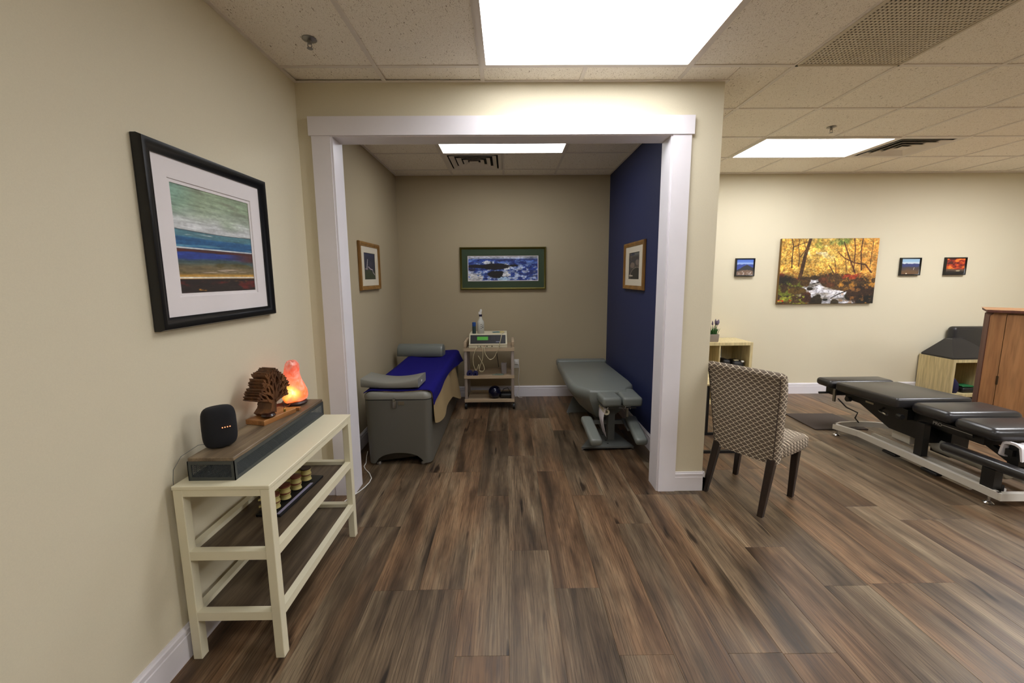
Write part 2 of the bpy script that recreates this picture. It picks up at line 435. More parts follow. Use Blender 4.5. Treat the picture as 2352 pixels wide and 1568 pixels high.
baseboard('baseboard_partition_stub', (XL, YP), (JL-.118, YP), (0, -1))
baseboard('baseboard_partition', (JR+.118, YP), (XE+.014, YP), (0, -1))
baseboard('baseboard_partition_side', (XE, YP-.014), (XE, YB), (1, 0))
baseboard('baseboard_alcove_left', (XA, YPB), (XA, YB), (1, 0))
baseboard('baseboard_alcove_back', (XA, YB), (XB, YB), (0, -1))
baseboard('baseboard_alcove_right', (XB, YPB), (XB, YB), (-1, 0))
baseboard('baseboard_back', (XE, YB), (XR, YB), (0, -1))
baseboard('baseboard_right', (XR, YF), (XR, YB), (-1, 0))

# ---- ceiling: slab, tiles, T grid
ceiling = struct(MB().box(XL-.1, XR+.1, YF-.1, YB+.1, 2.86, 2.92).build('ceiling', M_dark))
tile_meshes = {}
def tile(xa, xb, ya, yb, lift=None):
    key = (round(xb-xa, 3), round(yb-ya, 3))
    if key not in tile_meshes:
        a, b = key[0]/2-.002, key[1]/2-.002
        tile_meshes[key] = MB().box(-a, a, -b, b, 0, .014).mesh('ceiling_tile', M_tile)
    o = bpy.data.objects.new('ceiling_tile', tile_meshes[key]); COL.objects.link(o); o.parent = ceiling
    o.location = ((xa+xb)/2, (ya+yb)/2, H+.004)
    if lift: o.rotation_euler = lift[:3]; o.location.z += lift[3]
def runner(xa, xb, ya, yb):
    e = .0005 if xb-xa > yb-ya else 0                        # main tees hang a hair lower than the cross tees
    MB().box(xa, xb, ya, yb, H-.001+e, H+.0035).build('grid_runner', M_grid, ceiling)
gx = [G0+G*k for k in range(-1, 14)]; gx[0] = XL
gy = [R0+G*k for k in range(-8, 5)]
T = .012
def cell_skip(xc, yc):
    if XL < xc < XB+.07 and yc > YP: return True            # alcove has its own grid
    return False
# fixtures in the grid: (x0, x1, y0, y1)
FIX = [(gx[2], gx[4], R0-G, R0), (gx[6]+0*G, gx[8], R0+2*G, R0+3*G)]
FIX[1] = (G0+5*G, G0+7*G, R0+2*G, R0+3*G)
LBACK = [(G0+1*G, G0+3*G, R0-5*G, R0-4*G), (G0+6*G, G0+8*G, R0-3*G, R0-2*G), (G0+9*G, G0+11*G, R0+1*G, R0+2*G), (G0+9*G, G0+11*G, R0-4*G, R0-3*G)]
GRILLE = (G0+4*G, G0+5*G, R0-2*G, R0)
VENT = (G0+7*G, G0+8*G, R0+2*G, R0+3*G)
used = FIX+LBACK+[GRILLE, VENT]
def inside(xc, yc): return any(a < xc < b and c < yc < d for a, b, c, d in used)
for ia in range(len(gx)-1):
    xa, xb = gx[ia], gx[ia+1]
    for jb in range(len(gy)):
        ya = gy[jb]; yb = gy[jb+1] if jb+1 < len(gy) else YB
        xc, yc = (xa+xb)/2, (ya+yb)/2
        if yb > YB: yb = YB
        if inside(xc, yc): continue
        if abs(ya-R0) < .01 and xb < XE:                      # cut row in front of the partition
            if ia == 0: tile(xa, gx[2], ya, YP-.006, (.03, .004, 0, .004))
            elif ia == 2: tile(xa, gx[4], ya, YP)
            continue
        if abs(ya-R0) < .01 and xa < XE < xb: tile(xa, XE, ya, YP)
        if cell_skip(xc, yc): continue
        if abs(ya-(R0-2*G)) < .01 and ia in (0, 1, 4, 6, 7):   # 2 x 4 tiles either side of the light
            tile(xa, xb, ya, R0); continue
        if abs(ya-(R0-G)) < .01 and ia in (0, 1, 4, 6, 7): continue
        if xa < XE < xb and yc > YP: xa2 = XE
        else: xa2 = xa
        tile(xa2, xb, max(ya, YF), yb)
# T runners, broken where a fixture spans the grid line
def spans(lo, hi, cuts):
    out = []; a = lo
    for c, d in sorted(cuts):
        if d <= a or c >= hi: continue
        if c > a: out.append((a, c))
        a = max(a, d)
    if a < hi: out.append((a, hi))
    return out
for x in gx[1:]:
    y1 = YP if x < XE else YB
    for a, b in spans(YF, y1, [(q[2], q[3]) for q in used if q[0]+.01 < x < q[1]-.01]): runner(x-T, x+T, a, b)
for y in gy:
    if y < YF: continue
    for a, b in spans(XL if y < YP else XE, XR, [(q[0], q[1]) for q in used if q[2]+.01 < y < q[3]-.01]): runner(a, b, y-T, y+T)
# wall angle along the walls
for a in ((XL, XL+.02, YF, YP), (XL, XE+.02, YP-.02, YP), (XE, XE+.02, YP, YB), (XE, XR, YB-.02, YB)): runner(*a)
# alcove grid
ax = [XA, -.649, .571, XB]; ay = [YPB, 3.53, 4.14, 4.75, YB]
for i in range(3):
    for j in range(4):
        xa, xb, ya, yb = ax[i], ax[i+1], ay[j], ay[j+1]
        if i == 1:
            if j == 1: continue
            if j == 2: tile(-.04, xb, ya, yb); continue
            if j == 3: tile(xa, -.04, ya, yb); tile(-.04, xb, ya, yb); continue
        tile(xa, xb, ya, yb)
for x in ax[1:3]: runner(x-T, x+T, YPB, YB)
for y in ay[1:4]: runner(XA, XB, y-T, y+T)
runner(-.04-T, -.04+T, 4.14, YB)
for a in ((XA, XA+.02, YPB, YB), (XB-.02, XB, YPB, YB), (XA, XB, YB-.02, YB), (XA, XB, YPB, YPB+.02)): runner(*a)

# ================================================================== CEILING FIXTURES
def light(rect, strength, label, nm='ceiling_light'):
    xa, xb, ya, yb = rect; cx, cy = (xa+xb)/2, (ya+yb)/2
    t = thing(nm, label, 'ceiling light', (cx, cy, H-.002), group='flat panel ceiling lights')
    a, b = (xb-xa)/2, (yb-ya)/2
    fr = MB(); w_ = .03
    for q in ((-a, a, -b, -b+w_), (-a, a, b-w_, b), (-a, -a+w_, -b+w_, b-w_), (a-w_, a, -b+w_, b-w_)): fr.box(*q, -.004, .012)
    fr.build('light_frame', M_grid, t)
    M = mat('lit_diffuser', (245, 245, 245), .4, emit=(250, 251, 255), estr=strength)
    MB().box(-a+w_, a-w_, -b+w_, b-w_, .003, .008).build('diffuser', M, t)
light(FIX[0], LIGHT_MAIN, 'large lit ceiling panel in front of the white trimmed opening')
light(FIX[1], LIGHT_FAR, 'lit ceiling panel beside the square vent in the far right room')
light((ax[1], ax[2], ay[1], ay[2]), LIGHT_ALCOVE, 'lit ceiling panel inside the alcove above the green matted picture')
light(LBACK[0], LIGHT_BACK*.4, 'lit ceiling panel nearest the wall behind the viewer')
light(LBACK[1], LIGHT_BACK, 'lit ceiling panel over the open floor right of the viewer')
light(LBACK[2], LIGHT_BACK, 'lit ceiling panel above the honey wood cabinet at right')
light(LBACK[3], LIGHT_BACK, 'lit ceiling panel in the far right corner behind the viewer')

def vent(rect, label):
    xa, xb, ya, yb = rect; cx, cy = (xa+xb)/2, (ya+yb)/2; a = min(xb-xa, yb-ya)/2-.008
    t = thing('air_vent', label, 'air vent', (cx, cy, H-.002), group='square ceiling air vents')
    MB().box(-a, a, -a, a, .02, .03).build('vent_backing', M_dark, t)
    def frame(r0, z0, r1, z1, nm):
        rings = []
        for r, z in ((r0, z0), (r1, z1), (r1, z1+.003), (r0, z0+.003)): rings.append([(-r, -r, z), (r, -r, z), (r, r, z), (-r, r, z)])
        rings.append(rings[0]); MB().loft(rings, caps=False).build(nm, M_grid, t)
    frame(a, .001, a*.86, .001, 'vent_frame')
    for k in range(3): frame(a*(.80-.22*k), -.006, a*(.66-.22*k), .016, 'louver')
    MB().box(-a*.16, a*.16, -a*.16, a*.16, -.004, 0).build('vent_centre', M_grid, t)
vent((ax[1], -.04, 4.14, 4.75), 'square louvered vent beside the alcove light panel')
vent(VENT, 'square louvered vent beside the far right light panel')

xa, xb, ya, yb = GRILLE
t = thing('return_air_grille', 'long perforated return air grille right of the big light panel', 'air grille', ((xa+xb)/2, (ya+yb)/2, H-.002))
M_grille = mat('grille_paint', (205, 194, 172), .5)
a, b = (xb-xa)/2, (yb-ya)/2
fr = MB()
for q in ((-a, a, -b, -b+.014), (-a, a, b-.014, b), (-a, -a+.014, -b, b), (a-.014, a, -b, b)): fr.box(*q, -.003, .01)
fr.build('grille_frame', M_grille, t)
bars = MB(); P_ = .021; n1 = int(2*a/P_); n2 = int(2*b/P_)
for k in range(1, n1): x = -a+2*a*k/n1; bars.box(x-.0050, x+.0050, -b+.01, b-.01, 0, .004)
for k in range(1, n2): y = -b+2*b*k/n2; bars.box(-a+.01, a-.01, y-.0050, y+.0050, .0005, .0035)
o = bars.build('perforated_mesh', M_grille, t); o['kind'] = 'stuff'
MB().box(-a+.005, a-.005, -b+.005, b-.005, .05, .055).build('filter_backing', mat('filter_grey', (70, 64, 55), .9), t)

def sprinkler(x, y, label):
    t = thing('sprinkler_head', label, 'sprinkler', (x, y, H+.004), group='ceiling sprinkler heads')
    MB().lathe([(.0, 0), (.034, 0), (.036, -.004), (.02, -.009), (.012, -.010), (0, -.010)], seg=20).build('escutcheon', M_steel, t, 40)
    MB().lathe([(0, -.009), (.010, -.009), (.010, -.022), (.006, -.026), (0, -.026)], seg=12).build('sprinkler_body', M_steel, t, 40)
    ar = MB()
    for s in (-1, 1): ar.tube([(s*.009, 0, -.02), (s*.010, 0, -.034), (s*.004, 0, -.046)], .0022, 6)
    ar.build('sprinkler_arms', M_steel, t, 40)
    MB().lathe([(0, -.045), (.014, -.045), (.015, -.047), (0, -.048)], seg=14).build('deflector', M_steel, t, 40)
sprinkler(-1.0, 2.23, 'chrome sprinkler head in the ceiling near the left wall')
sprinkler(2.69, 3.48, 'small sprinkler head in front of the far light panel')

# ================================================================== PICTURES
def picture(name, label, to_world, w, h, fw_, depth, fm, matw, P, prof=None, matM=None, inner=None, printM=None):
    """to_world(a, b, d): a to the right, b up, d out of the wall, all from the frame's centre"""
    c = to_world(0, 0, 0)
    t = thing(name, label, 'picture', c)
    L = lambda a, b, d: tuple(Vector(to_world(a, b, d))-Vector(c))
    prof = prof or [(0, 0), (0, .6), (.12, 1), (.45, 1), (.62, .72), (1, .62), (1, 0)]
    rings = []
    for q, d in prof:
        a, b = w/2-q*fw_, h/2-q*fw_; rings.append([L(-a, -b, d*depth), L(a, -b, d*depth), L(a, b, d*depth), L(-a, b, d*depth)])
    rings.append(rings[0])
    MB().loft(rings, caps=False).build('frame', fm, t, 50)
    a, b = w/2-fw_*.99, h/2-fw_*.99
    mw = matw if isinstance(matw, tuple) else (matw, matw)
    if mw[0] > 0:
        a2, b2 = a-mw[0], b-mw[1]; d = depth*.45
        rg = []
        for (p, q, e) in ((a, b, d), (a2, b2, d), (a2-.002, b2-.002, d-.004), (a, b, d-.004)): rg.append([L(-p, -q, e), L(p, -q, e), L(p, q, e), L(-p, q, e)])
        rg.append(rg[0]); MB().loft(rg, caps=False).build('mat_board', matM or M_matb, t)
        if inner:                                            # a second thin line of board round the print
            p, q = a2-.002, b2-.002; i = inner
            rg = [[L(-x, -y, e), L(x, -y, e), L(x, y, e), L(-x, y, e)] for x, y, e in ((p, q, d-.0045), (p-i[0], q-i[0], d-.0045), (p-i[0], q-i[0], d-.007), (p, q, d-.007))]
            rg.append(rg[0]); MB().loft(rg, caps=False).build('inner_mat', i[1], t); a2 -= i[0]; b2 -= i[0]
    else: a2, b2, d = a, b, depth*.6
    a2 += .001; b2 += .001; e = d-.0075 if mw[0] > 0 else d
    print_mesh('print', P, lambda u, v: L(-a2+2*a2*u, b2-2*b2*v, e), printM or M_print, t)
    rings = [[L(-a, -b, z), L(a, -b, z), L(a, b, z), L(-a, b, z)] for z in (.001, .004)]
    MB().loft(rings).build('backing_board', M_mback, t)
    return t
M_matb = mat('white_mat_board', (226, 220, 220), .7)
M_mback = mat('backing_card', (120, 110, 95), .9)
M_matg = mat('green_mat_board', (40, 62, 38), .55, coat=.35)
M_matc = mat('cream_mat_board', (214, 204, 182), .6, coat=.2)
M_framek = mat('black_satin_frame', (12, 12, 13), .28)

# -- abstract shore painting on the left wall
P = Paint(150, 190); u, v = P.u, P.v
nz = fbm(u*3, v*9, 11); st = fbm(u*3, v*60, 12)
P.fill((196, 202, 200))
P.fill((140, 160, 128), sm(.5, .1, v+.25*(nz-.5))*.9)
P.fill((112, 118, 100), sm(.55, .75, fbm(u*2.2+3, v*6, 5))*sm(.34, .12, v))
P.fill((128, 178, 166), sm(.35, 0, u)*sm(.38, .05, v)*.6)
P.fill((206, 208, 210), sm(.26, .38, v+.12*(nz-.5))*.85)
hz = .405+.012*np.sin(u*3)
P.fill((84, 128, 140), sm(hz-.004, hz+.004, v)); P.fill((40, 92, 138), sm(hz+.045, hz+.08, v+.04*(st-.5)))
P.fill((52, 60, 66), sm(.006, .0, abs(v-hz)))
P.fill((215, 222, 222), sm(.60, .72, st)*sm(hz, hz+.02, v)*sm(hz+.07, hz+.03, v))
P.fill((104, 160, 178), sm(.55, .75, st)*sm(.5, .55, v)*.7)
P.fill((214, 216, 214), sm(.009, .003, abs(v-.572)))
P.fill((86, 42, 34), sm(.578, .584, v)); P.fill((44, 66, 146), sm(.60, .615, v+.03*(nz-.5))*sm(1.05, .5, u))
P.fill((70, 90, 92), sm(.655, .69, v+.04*(nz-.5))); P.fill((120, 106, 76), sm(.69, .76, v+.06*(nz-.5)))
P.fill((86, 76, 40), sm(.55, .75, fbm(u*4, v*18, 9))*sm(.68, .72, v)*.8)
P.fill((196, 176, 160), sm(.62, .74, st)*sm(.72, .78, v)*.7)
P.fill((198, 150, 66), sm(.8, .835, v)); P.fill((224, 216, 200), sm(.011, .004, abs(v-.85)))
P.fill((44, 34, 30), sm(.858, .866, v)); P.fill((96, 34, 28), sm(.5, .7, fbm(u*6, v*20, 21))*sm(.87, .9, v))
P.fill((166, 116, 44), sm(.66, .78, fbm(u*7+4, v*26, 22))*sm(.87, .9, v))
P.texture(.2, 4, 60, 170); P.texture(.12, 30, 60, 171)
picture('framed_picture', 'black framed abstract seashore print with wide white mat on left wall', lambda a, b, d: (XL+d+.003, 1.855+a, 1.684+b), .735, .705, .048, .034, M_framek, (.07, .076), P, inner=(.012, M_matb))

# -- sea panorama
P = Paint(220, 80); u, v = P.u, P.v; st = fbm(u*9, v*14, 31); wv = fbm(u*20, v*11, 33)
P.fill((44, 74, 158)); P.fill((96, 128, 200), sm(.45, .65, st)); P.fill((26, 40, 110), sm(.5, .35, wv)*.7)
P.fill((186, 190, 206), sm(.14, .07, v)); P.fill((60, 70, 120), sm(.02, .008, abs(v-.14))*sm(.2, .4, u))
P.fill((206, 216, 236), sm(.52, .62, wv)*sm(.2, .5, v)*.8)
P.fill((206, 206, 210), sm(.3, .5, fbm(u*8, v*7, 37))*sm(.62, .76, v)*sm(.5, .2, u)); P.fill((70, 100, 170), sm(.6, .7, fbm(u*14, v*9, 38))*sm(.6, .66, v)*sm(.45, .3, u)*.8)
P.blob(.28, .26, .07, .08, (220, 226, 238), 40, .8); P.blob(.55, .42, .05, .12, (222, 228, 236), 41, .8)
P.blob(.12, .40, .14, .07, (30, 28, 40), 48, .25); P.blob(.38, .42, .22, .12, (18, 16, 22), 42, .2); P.blob(.06, .55, .05, .07, (44, 50, 84), 43)
P.blob(.40, .74, .12, .15, (20, 18, 26), 44, .25); P.blob(.65, .38, .06, .05, (20, 20, 30), 45)
P.blob(.55, .74, .06, .12, (228, 230, 236), 46, 1.0); P.blob(.5, .93, .08, .08, (170, 200, 230), 47, .8); P.line([(.33, .22), (.335, .34)], .016, .016, (20, 20, 30), 2.6)
P.fill((52, 56, 90), sm(.55, .72, fbm(u*10, v*16, 50))*sm(.72, 1, u)*.7)
P.texture(.4, 40, 36, 172); P.texture(.25, 8, 24, 173)
M_goldm = mat('dark_gold_frame', (92, 84, 36), .3, .7)
picture('framed_seascape', 'gold framed panorama of waves on rocks in a green mat', lambda a, b, d: (-.057+a, YB-.003-d, 1.628+b), 1.06, .52, .026, .03, M_goldm, (.0675, .078), P, matM=M_matg, inner=(.008, M_matb))

# -- two gilt framed prints on the alcove sides
P = Paint(60, 70); u, v = P.u, P.v; st = fbm(u*6, v*7, 60)
P.fill((34, 38, 58)); P.fill((44, 50, 82), sm(.25, .0, v)); P.fill((48, 56, 36), sm(.58, .7, v+.2*(st-.5))); P.fill((66, 70, 60), sm(.6, .8, st)*.5)
P.line([(.36, .25), (.28, .6)], .02, .035, (170, 166, 170)); P.line([(.14, .6), (.35, .6)], .012, .012, (150, 130, 130))
P.line([(.42, .52), (.6, .6), (.78, .62), (.82, .72), (.98, .82)], .02, .016, (186, 170, 176)); P.blob(.62, .42, .16, .12, (46, 46, 66), 61)
picture('gilt_framed_print', 'gilt framed print of a lighthouse headland on the taupe wall', lambda a, b, d: (XA+.003+d, 3.905+a, 1.634+b), .55, .445, .04, .026, M_gold, (.08, .058), P, matM=M_matc)
P = Paint(60, 70); u, v = P.u, P.v; st = fbm(u*6, v*9, 70)
P.fill((66, 60, 56)); P.fill((104, 104, 100), sm(.2, .05, v)); P.fill((96, 84, 74), sm(.5, .7, st)); P.fill((52, 56, 72), sm(.55, .7, fbm(u*3, v*20, 71))*sm(.5, .2, v))
q = np.hypot((u-.72)/.62, (v-.95)/.38); P.fill((40, 38, 34), 1-sm(.97, 1.0, q)); P.fill((126, 116, 104), sm(.05, .01, abs(q-1.02)))
P.line([(.04, .86), (.34, .86)], .03, .02, (190, 176, 158)); P.blob(.3, .47, .22, .1, (120, 104, 92), 72); P.blob(.75, .38, .16, .1, (112, 100, 92), 73)
picture('gilt_framed_print', 'gilt framed print of a harbour arch on the navy wall', lambda a, b, d: (XB-.003-d, 3.945-a, 1.622+b), .615, .46, .04, .026, M_gold, (.105, .06), P, matM=M_matc)

# -- canvas of an autumn stream
P = Paint(230, 156); u, v = P.u, P.v
lf = fbm(u*60, v*44, 80); big = fbm(u*5, v*4, 81); tint = fbm(u*62, v*50, 82)
P.fill((206, 152, 58)); P.fill((226, 182, 84), sm(.45, .6, lf)); P.fill((178, 122, 46), sm(.5, .38, lf)*.6); P.fill((222, 186, 96), sm(.3, .05, abs(u-.47))*sm(.5, .3, v)*.5)
P.fill((214, 140, 62), sm(.55, .95, u+.4*(big-.5))*.55); P.fill((222, 214, 190), sm(.60, .70, fbm(u*7+2, v*7, 83))*sm(.38, .1, v)*sm(.22, .3, u)*sm(.62, .5, u))
P.fill((150, 160, 60), sm(.55, .7, fbm(u*8, v*8, 84))*sm(.28, .36, u)*sm(.5, .42, u)*sm(.45, .1, v)*.7)
P.blob(.60, .04, .09, .06, (130, 146, 66), 85, 1.2, .5); P.fill((236, 226, 190), sm(.56, .66, fbm(u*11+5, v*9, 181))*sm(.22, .30, u)*sm(.6, .5, u)*sm(.42, .2, v)*.8); P.fill((110, 80, 28), sm(.62, .72, tint)*.4); P.fill((232, 198, 110), sm(.6, .7, fbm(u*48, v*40, 182))*.6)
dk = (66, 40, 24)
P.line([(.10, 0), (.12, .12), (.115, .3), (.12, .44)], .005, .008, dk, 1.47); P.line([(.115, .13), (.2, .08), (.27, .05)], .004, .004, dk, 1.47)
P.line([(.19, .42), (.19, .26), (.17, .1), (.18, 0)], .006, .003, dk, 1.47); P.line([(.2, .28), (.25, .16), (.22, .03)], .005, .003, dk, 1.47)
P.line([(.295, -.02), (.25, .25), (.23, .45), (.21, .66)], .022, .03, (74, 50, 26), 1.47)
P.line([(.64, .06), (.7, .27), (.78, .52)], .007, .011, (86, 52, 30), 1.47); P.line([(.74, 0), (.76, .15), (.765, .5)], .007, .008, (104, 62, 34), 1.47)
P.line([(.83, 0), (.82, .2), (.845, .48)], .007, .009, (92, 54, 30), 1.47); P.line([(.94, .05), (.93, .45)], .005, .006, (110, 74, 40), 1.47)
P.line([(.58, .2), (.66, .3), (.76, .37), (.88, .4), (.95, .52)], .004, .011, (88, 50, 28), 1.47); P.line([(.5, .4), (.53, .46), (.57, .55)], .004, .008, (84, 56, 30), 1.47)
P.line([(.55, .3), (.58, .45), (.58, .55)], .004, .01, (120, 80, 36), 1.47); P.line([(.66, .22), (.69, .5)], .003, .006, (96, 62, 30), 1.47)
gb = .53+.03*np.sin(u*9)
P.fill((70, 50, 26), sm(gb, gb+.06, v+.1*(lf-.5))); P.fill((176, 122, 44), sm(.5, .64, fbm(u*20, v*14, 86))*sm(.56, .6, v)*sm(.84, .7, v)*sm(.52, .6, u))
P.fill((146, 54, 26), sm(.55, .7, fbm(u*12, v*14, 87))*sm(.5, .55, v)*sm(.66, .6, v)); P.fill((30, 24, 16), sm(.5, .62, v)*sm(.22, .05, u)*sm(.72, .66, v))
P.fill((110, 116, 34), sm(.5, .64, fbm(u*18, v*18, 88))*sm(.62, .7, v)*sm(.34, .26, u)); P.fill((190, 70, 32), sm(.64, .72, fbm(u*16, v*16, 89))*sm(.66, .7, v)*sm(.34, .28, u))
cx = .36+.02*np.sin(v*22)+.30*sm(.7, 1.0, v); wd = .055+.27*sm(.66, .9, v)
water = 1-sm(.85, 1.1, abs(u-cx)/wd+.35*(fbm(u*9, v*22, 90)-.5)); water = water*sm(.60, .64, v)
P.fill((206, 204, 210), water); P.fill((120, 110, 96), water*sm(.52, .68, fbm(u*7, v*26, 91))*.75)
for k, (bx, by, rx, ry, cc) in enumerate([(.27, .68, .05, .05, (84, 58, 22)), (.46, .64, .05, .045, (86, 48, 26)), (.53, .71, .05, .04, (80, 46, 24)), (.33, .77, .03, .025, (44, 34, 20)), (.36, .60, .05, .03, (60, 44, 24)), (.40, .96, .075, .10, (38, 30, 14)), (.29, .90, .055, .09, (66, 38, 20)), (.50, .94, .028, .02, (34, 30, 22)), (.60, .985, .045, .05, (60, 50, 32)), (.74, .88, .05, .06, (34, 32, 18)), (.88, .86, .16, .13, (52, 34, 20)), (.95, .97, .13, .1, (26, 22, 14)), (.36, .69, .02, .008, (30, 26, 20)), (.41, .67, .02, .008, (30, 26, 20)), (.39, .72, .02, .007, (36, 30, 24)), (.2, .8, .1, .05, (88, 66, 24))]):
    P.blob(bx, by, rx, ry, cc, 100+k, .5)
P.line([(.72, .8), (.62, .86), (.55, .92)], .008, .004, (36, 28, 22), 1.47); P.blob(.03, .955, .03, .02, (206, 44, 22), 130, .5)
P.fill((150, 150, 50), sm(.6, .7, fbm(u*30, v*30, 95))*sm(.84, .88, v)*sm(.33, .28, u)); P.fill((164, 110, 50), sm(.62, .7, fbm(u*26, v*20, 96))*sm(.7, .74, v)*sm(.6, .68, u)*.6)
P.texture(.42, 80, 60, 174); P.texture(.35, 14, 12, 175)
cw, ch, cz, cxx = 1.205, .80, 1.563, 3.962
t = thing('canvas_print', 'large frameless canvas of an autumn forest stream', 'picture', (cxx, YB, cz))
MB().rbox((0, -.0195, 0), (cw, .035, ch), .004, 2).build('stretched_canvas', mat('canvas_edge', (120, 92, 50), .8), t)
print_mesh('print', P, lambda a, b: (-cw/2+.002+(cw-.004)*a, -.0375, ch/2-.002-(ch-.004)*b), M_canvas, t)

def small(name, label, x, z, P, w=.235, h=.222):
    return picture(name, label, lambda a, b, d: (x+a, YB-.003-d, z+b), w, h, .016, .03, M_framek, 0, P)
P = Paint(50, 50); u, v = P.u, P.v; n1 = fbm(u*7, v*7, 140)
P.fill((84, 120, 212)); P.fill((150, 176, 226), sm(.12, .28, v)); P.fill((54, 74, 150), sm(.28, .34, v+.06*(n1-.5)))
ridge = .33+abs(u-.62)*.55; P.fill((50, 50, 54), sm(ridge-.01, ridge+.02, v+.05*(n1-.5))); P.fill((120, 96, 78), sm(.66, .76, v+.2*(n1-.5))); P.fill((196, 186, 178), sm(.55, .66, fbm(u*14, v*14, 141))*sm(.72, .8, v))
small('small_framed_photo', 'small black framed photo of a rocky peak under blue sky', 2.935, 1.62, P)
P = Paint(50, 50); u, v = P.u, P.v; n1 = fbm(u*7, v*7, 150)
P.fill((150, 186, 214)); P.fill((206, 216, 222), sm(.15, .28, v)); P.fill((52, 60, 110), sm(.29, .34, v+.08*(n1-.5))); P.fill((74, 62, 60), sm(.45, .6, v+.2*(n1-.5))); P.fill((104, 76, 50), sm(.6, .85, v+.3*(n1-.5)))
P.line([(.72, .58), (.68, .72)], .015, .01, (180, 170, 160)); P.blob(.3, .95, .05, .03, (220, 210, 190), 151)
small('small_framed_photo', 'small black framed photo of hazy blue hills beside the canvas', 5.0, 1.614, P, .25, .218)
P = Paint(50, 50); u, v = P.u, P.v; n1 = fbm(u*5, v*7, 160)
P.fill((176, 44, 16)); P.fill((232, 126, 40), sm(.45, .65, n1)); P.fill((70, 16, 12), sm(.45, .3, n1)*.9); P.fill((226, 150, 60), sm(.012, .0, abs(v-.62-.2*(.5-u)))*.9)
P.fill((84, 66, 54), sm(.66, .74, v+.1*(n1-.5))); P.fill((16, 12, 10), sm(.8, .86, v+.08*(n1-.5))); P.blob(.66, .8, .12, .04, (170, 150, 120), 161)
small('small_framed_photo', 'small black framed photo of a fiery orange sunset sky', 5.565, 1.615, P, .262, .218)

# ================================================================== CONSOLE TABLE at the left wall
tx0, tx1, ty0, ty1, tz = -1.287, -.916, 1.440, 2.240, .745
t = thing('console_table', 'cream console table with two dark wood shelves against left wall', 'table', (-1.1, 1.84, 0))
MB().rbox(((tx0+tx1)/2, (ty0+ty1)/2, tz-.008), (tx1-tx0, ty1-ty0, .016), .002, 1).build('tabletop', M_cream, t, world=True)
L_ = .036
for x in (tx0+.002, tx1-.002-L_):
    for y in (ty0+.002, ty1-.002-L_):
        MB().rbox((x+L_/2, y+L_/2, (tz-.016)/2), (L_, L_, tz-.016), .002, 1).build('leg', M_cream, t, world=True)
ix0, ix1, iy0, iy1 = tx0+.002+L_, tx1-.002-L_, ty0+.002+L_, ty1-.002-L_
def rails(z0, z1, nm, d=.018):
    for y in (ty0+.003, ty1-.003-d): MB().box(ix0, ix1, y, y+d, z0, z1).build(nm, M_cream, t, world=True)
    for x in (tx0+.003, tx1-.003-d): MB().box(x, x+d, iy0, iy1, z0, z1).build(nm, M_cream, t, world=True)
rails(.702, tz-.016, 'apron_rail')
for z0, z1 in ((.436, .472), (.172, .208)):
    rails(z0, z1, 'shelf_rail', .03)
    MB().box(tx0+.033, tx1-.033, ty0+.033, ty1-.033, z0+.006, z0+.016).build('shelf', M_shelfw, t, world=True)
# painted saw marks read on the shelf board are in the material
SHELF_Z = .436+.016

# -- riser box with wood top and metal mesh sides
rx0, rx1, ry0, ry1, rz0, rz1 = -1.252, -1.070, 1.484, 2.240, tz, .838
t = thing('display_riser', 'long low riser with wood top and grey metal mesh sides on console', 'display riser', ((rx0+rx1)/2, (ry0+ry1)/2, tz))
M_gun = mat('gunmetal_grey', (72, 76, 76), .45, .4)
MB().rbox(((rx0+rx1)/2, (ry0+ry1)/2, rz1-.008), (rx1-rx0-.004, ry1-ry0-.004, .016), .002, 1).build('top_board', M_rustic, t, world=True)
def frame_panel(a0, a1, plane, pos, out):
    fr = MB(); z0, z1 = rz0, rz1-.014; e = .014; th = .003
    def bx(p, q, c, d):
        if plane == 'y': fr.box(p, q, min(pos, pos+out*th), max(pos, pos+out*th), c, d)
        else: fr.box(min(pos, pos+out*th), max(pos, pos+out*th), p, q, c, d)
    bx(a0, a1, z0, z0+e); bx(a0, a1, z1-e, z1); bx(a0, a0+e, z0+e, z1-e); bx(a1-e, a1, z0+e, z1-e)
    fr.build('side_frame', M_gun, t, world=True)
    ms = MB(); b0, b1, c0, c1 = a0+e, a1-e, z0+e, z1-e; hgt = c1-c0; p_ = .0075; n = int((b1-b0+hgt)/p_)
    for s in (1, -1):
        for k in range(n+1):
            q = b0-hgt+k*p_
            lo = max(0, b0-q); hi = min(hgt, b1-q)
            if hi-lo < .003: continue
            A = (q+lo, c0+lo) if s > 0 else (q+lo, c1-lo); B = (q+hi, c0+hi) if s > 0 else (q+hi, c1-hi)
            P3 = lambda w_: (w_[0], pos+out*.001, w_[1]) if plane == 'y' else (pos+out*.001, w_[0], w_[1])
            ms.tube([P3(A), P3(B)], .0009, 3)
    o = ms.build('wire_mesh', M_gun, t, world=True); o['kind'] = 'stuff'
frame_panel(rx0, rx1, 'y', ry0+.003, -1); frame_panel(rx0, rx1, 'y', ry1-.003, 1)
frame_panel(ry0, ry1, 'x', rx1-.003, 1); frame_panel(ry0, ry1, 'x', rx0+.003, -1)
MB().box(rx0+.006, rx1-.006, ry0+.006, ry1-.006, rz0, rz0+.003).build('bottom_plate', M_gun, t, world=True)

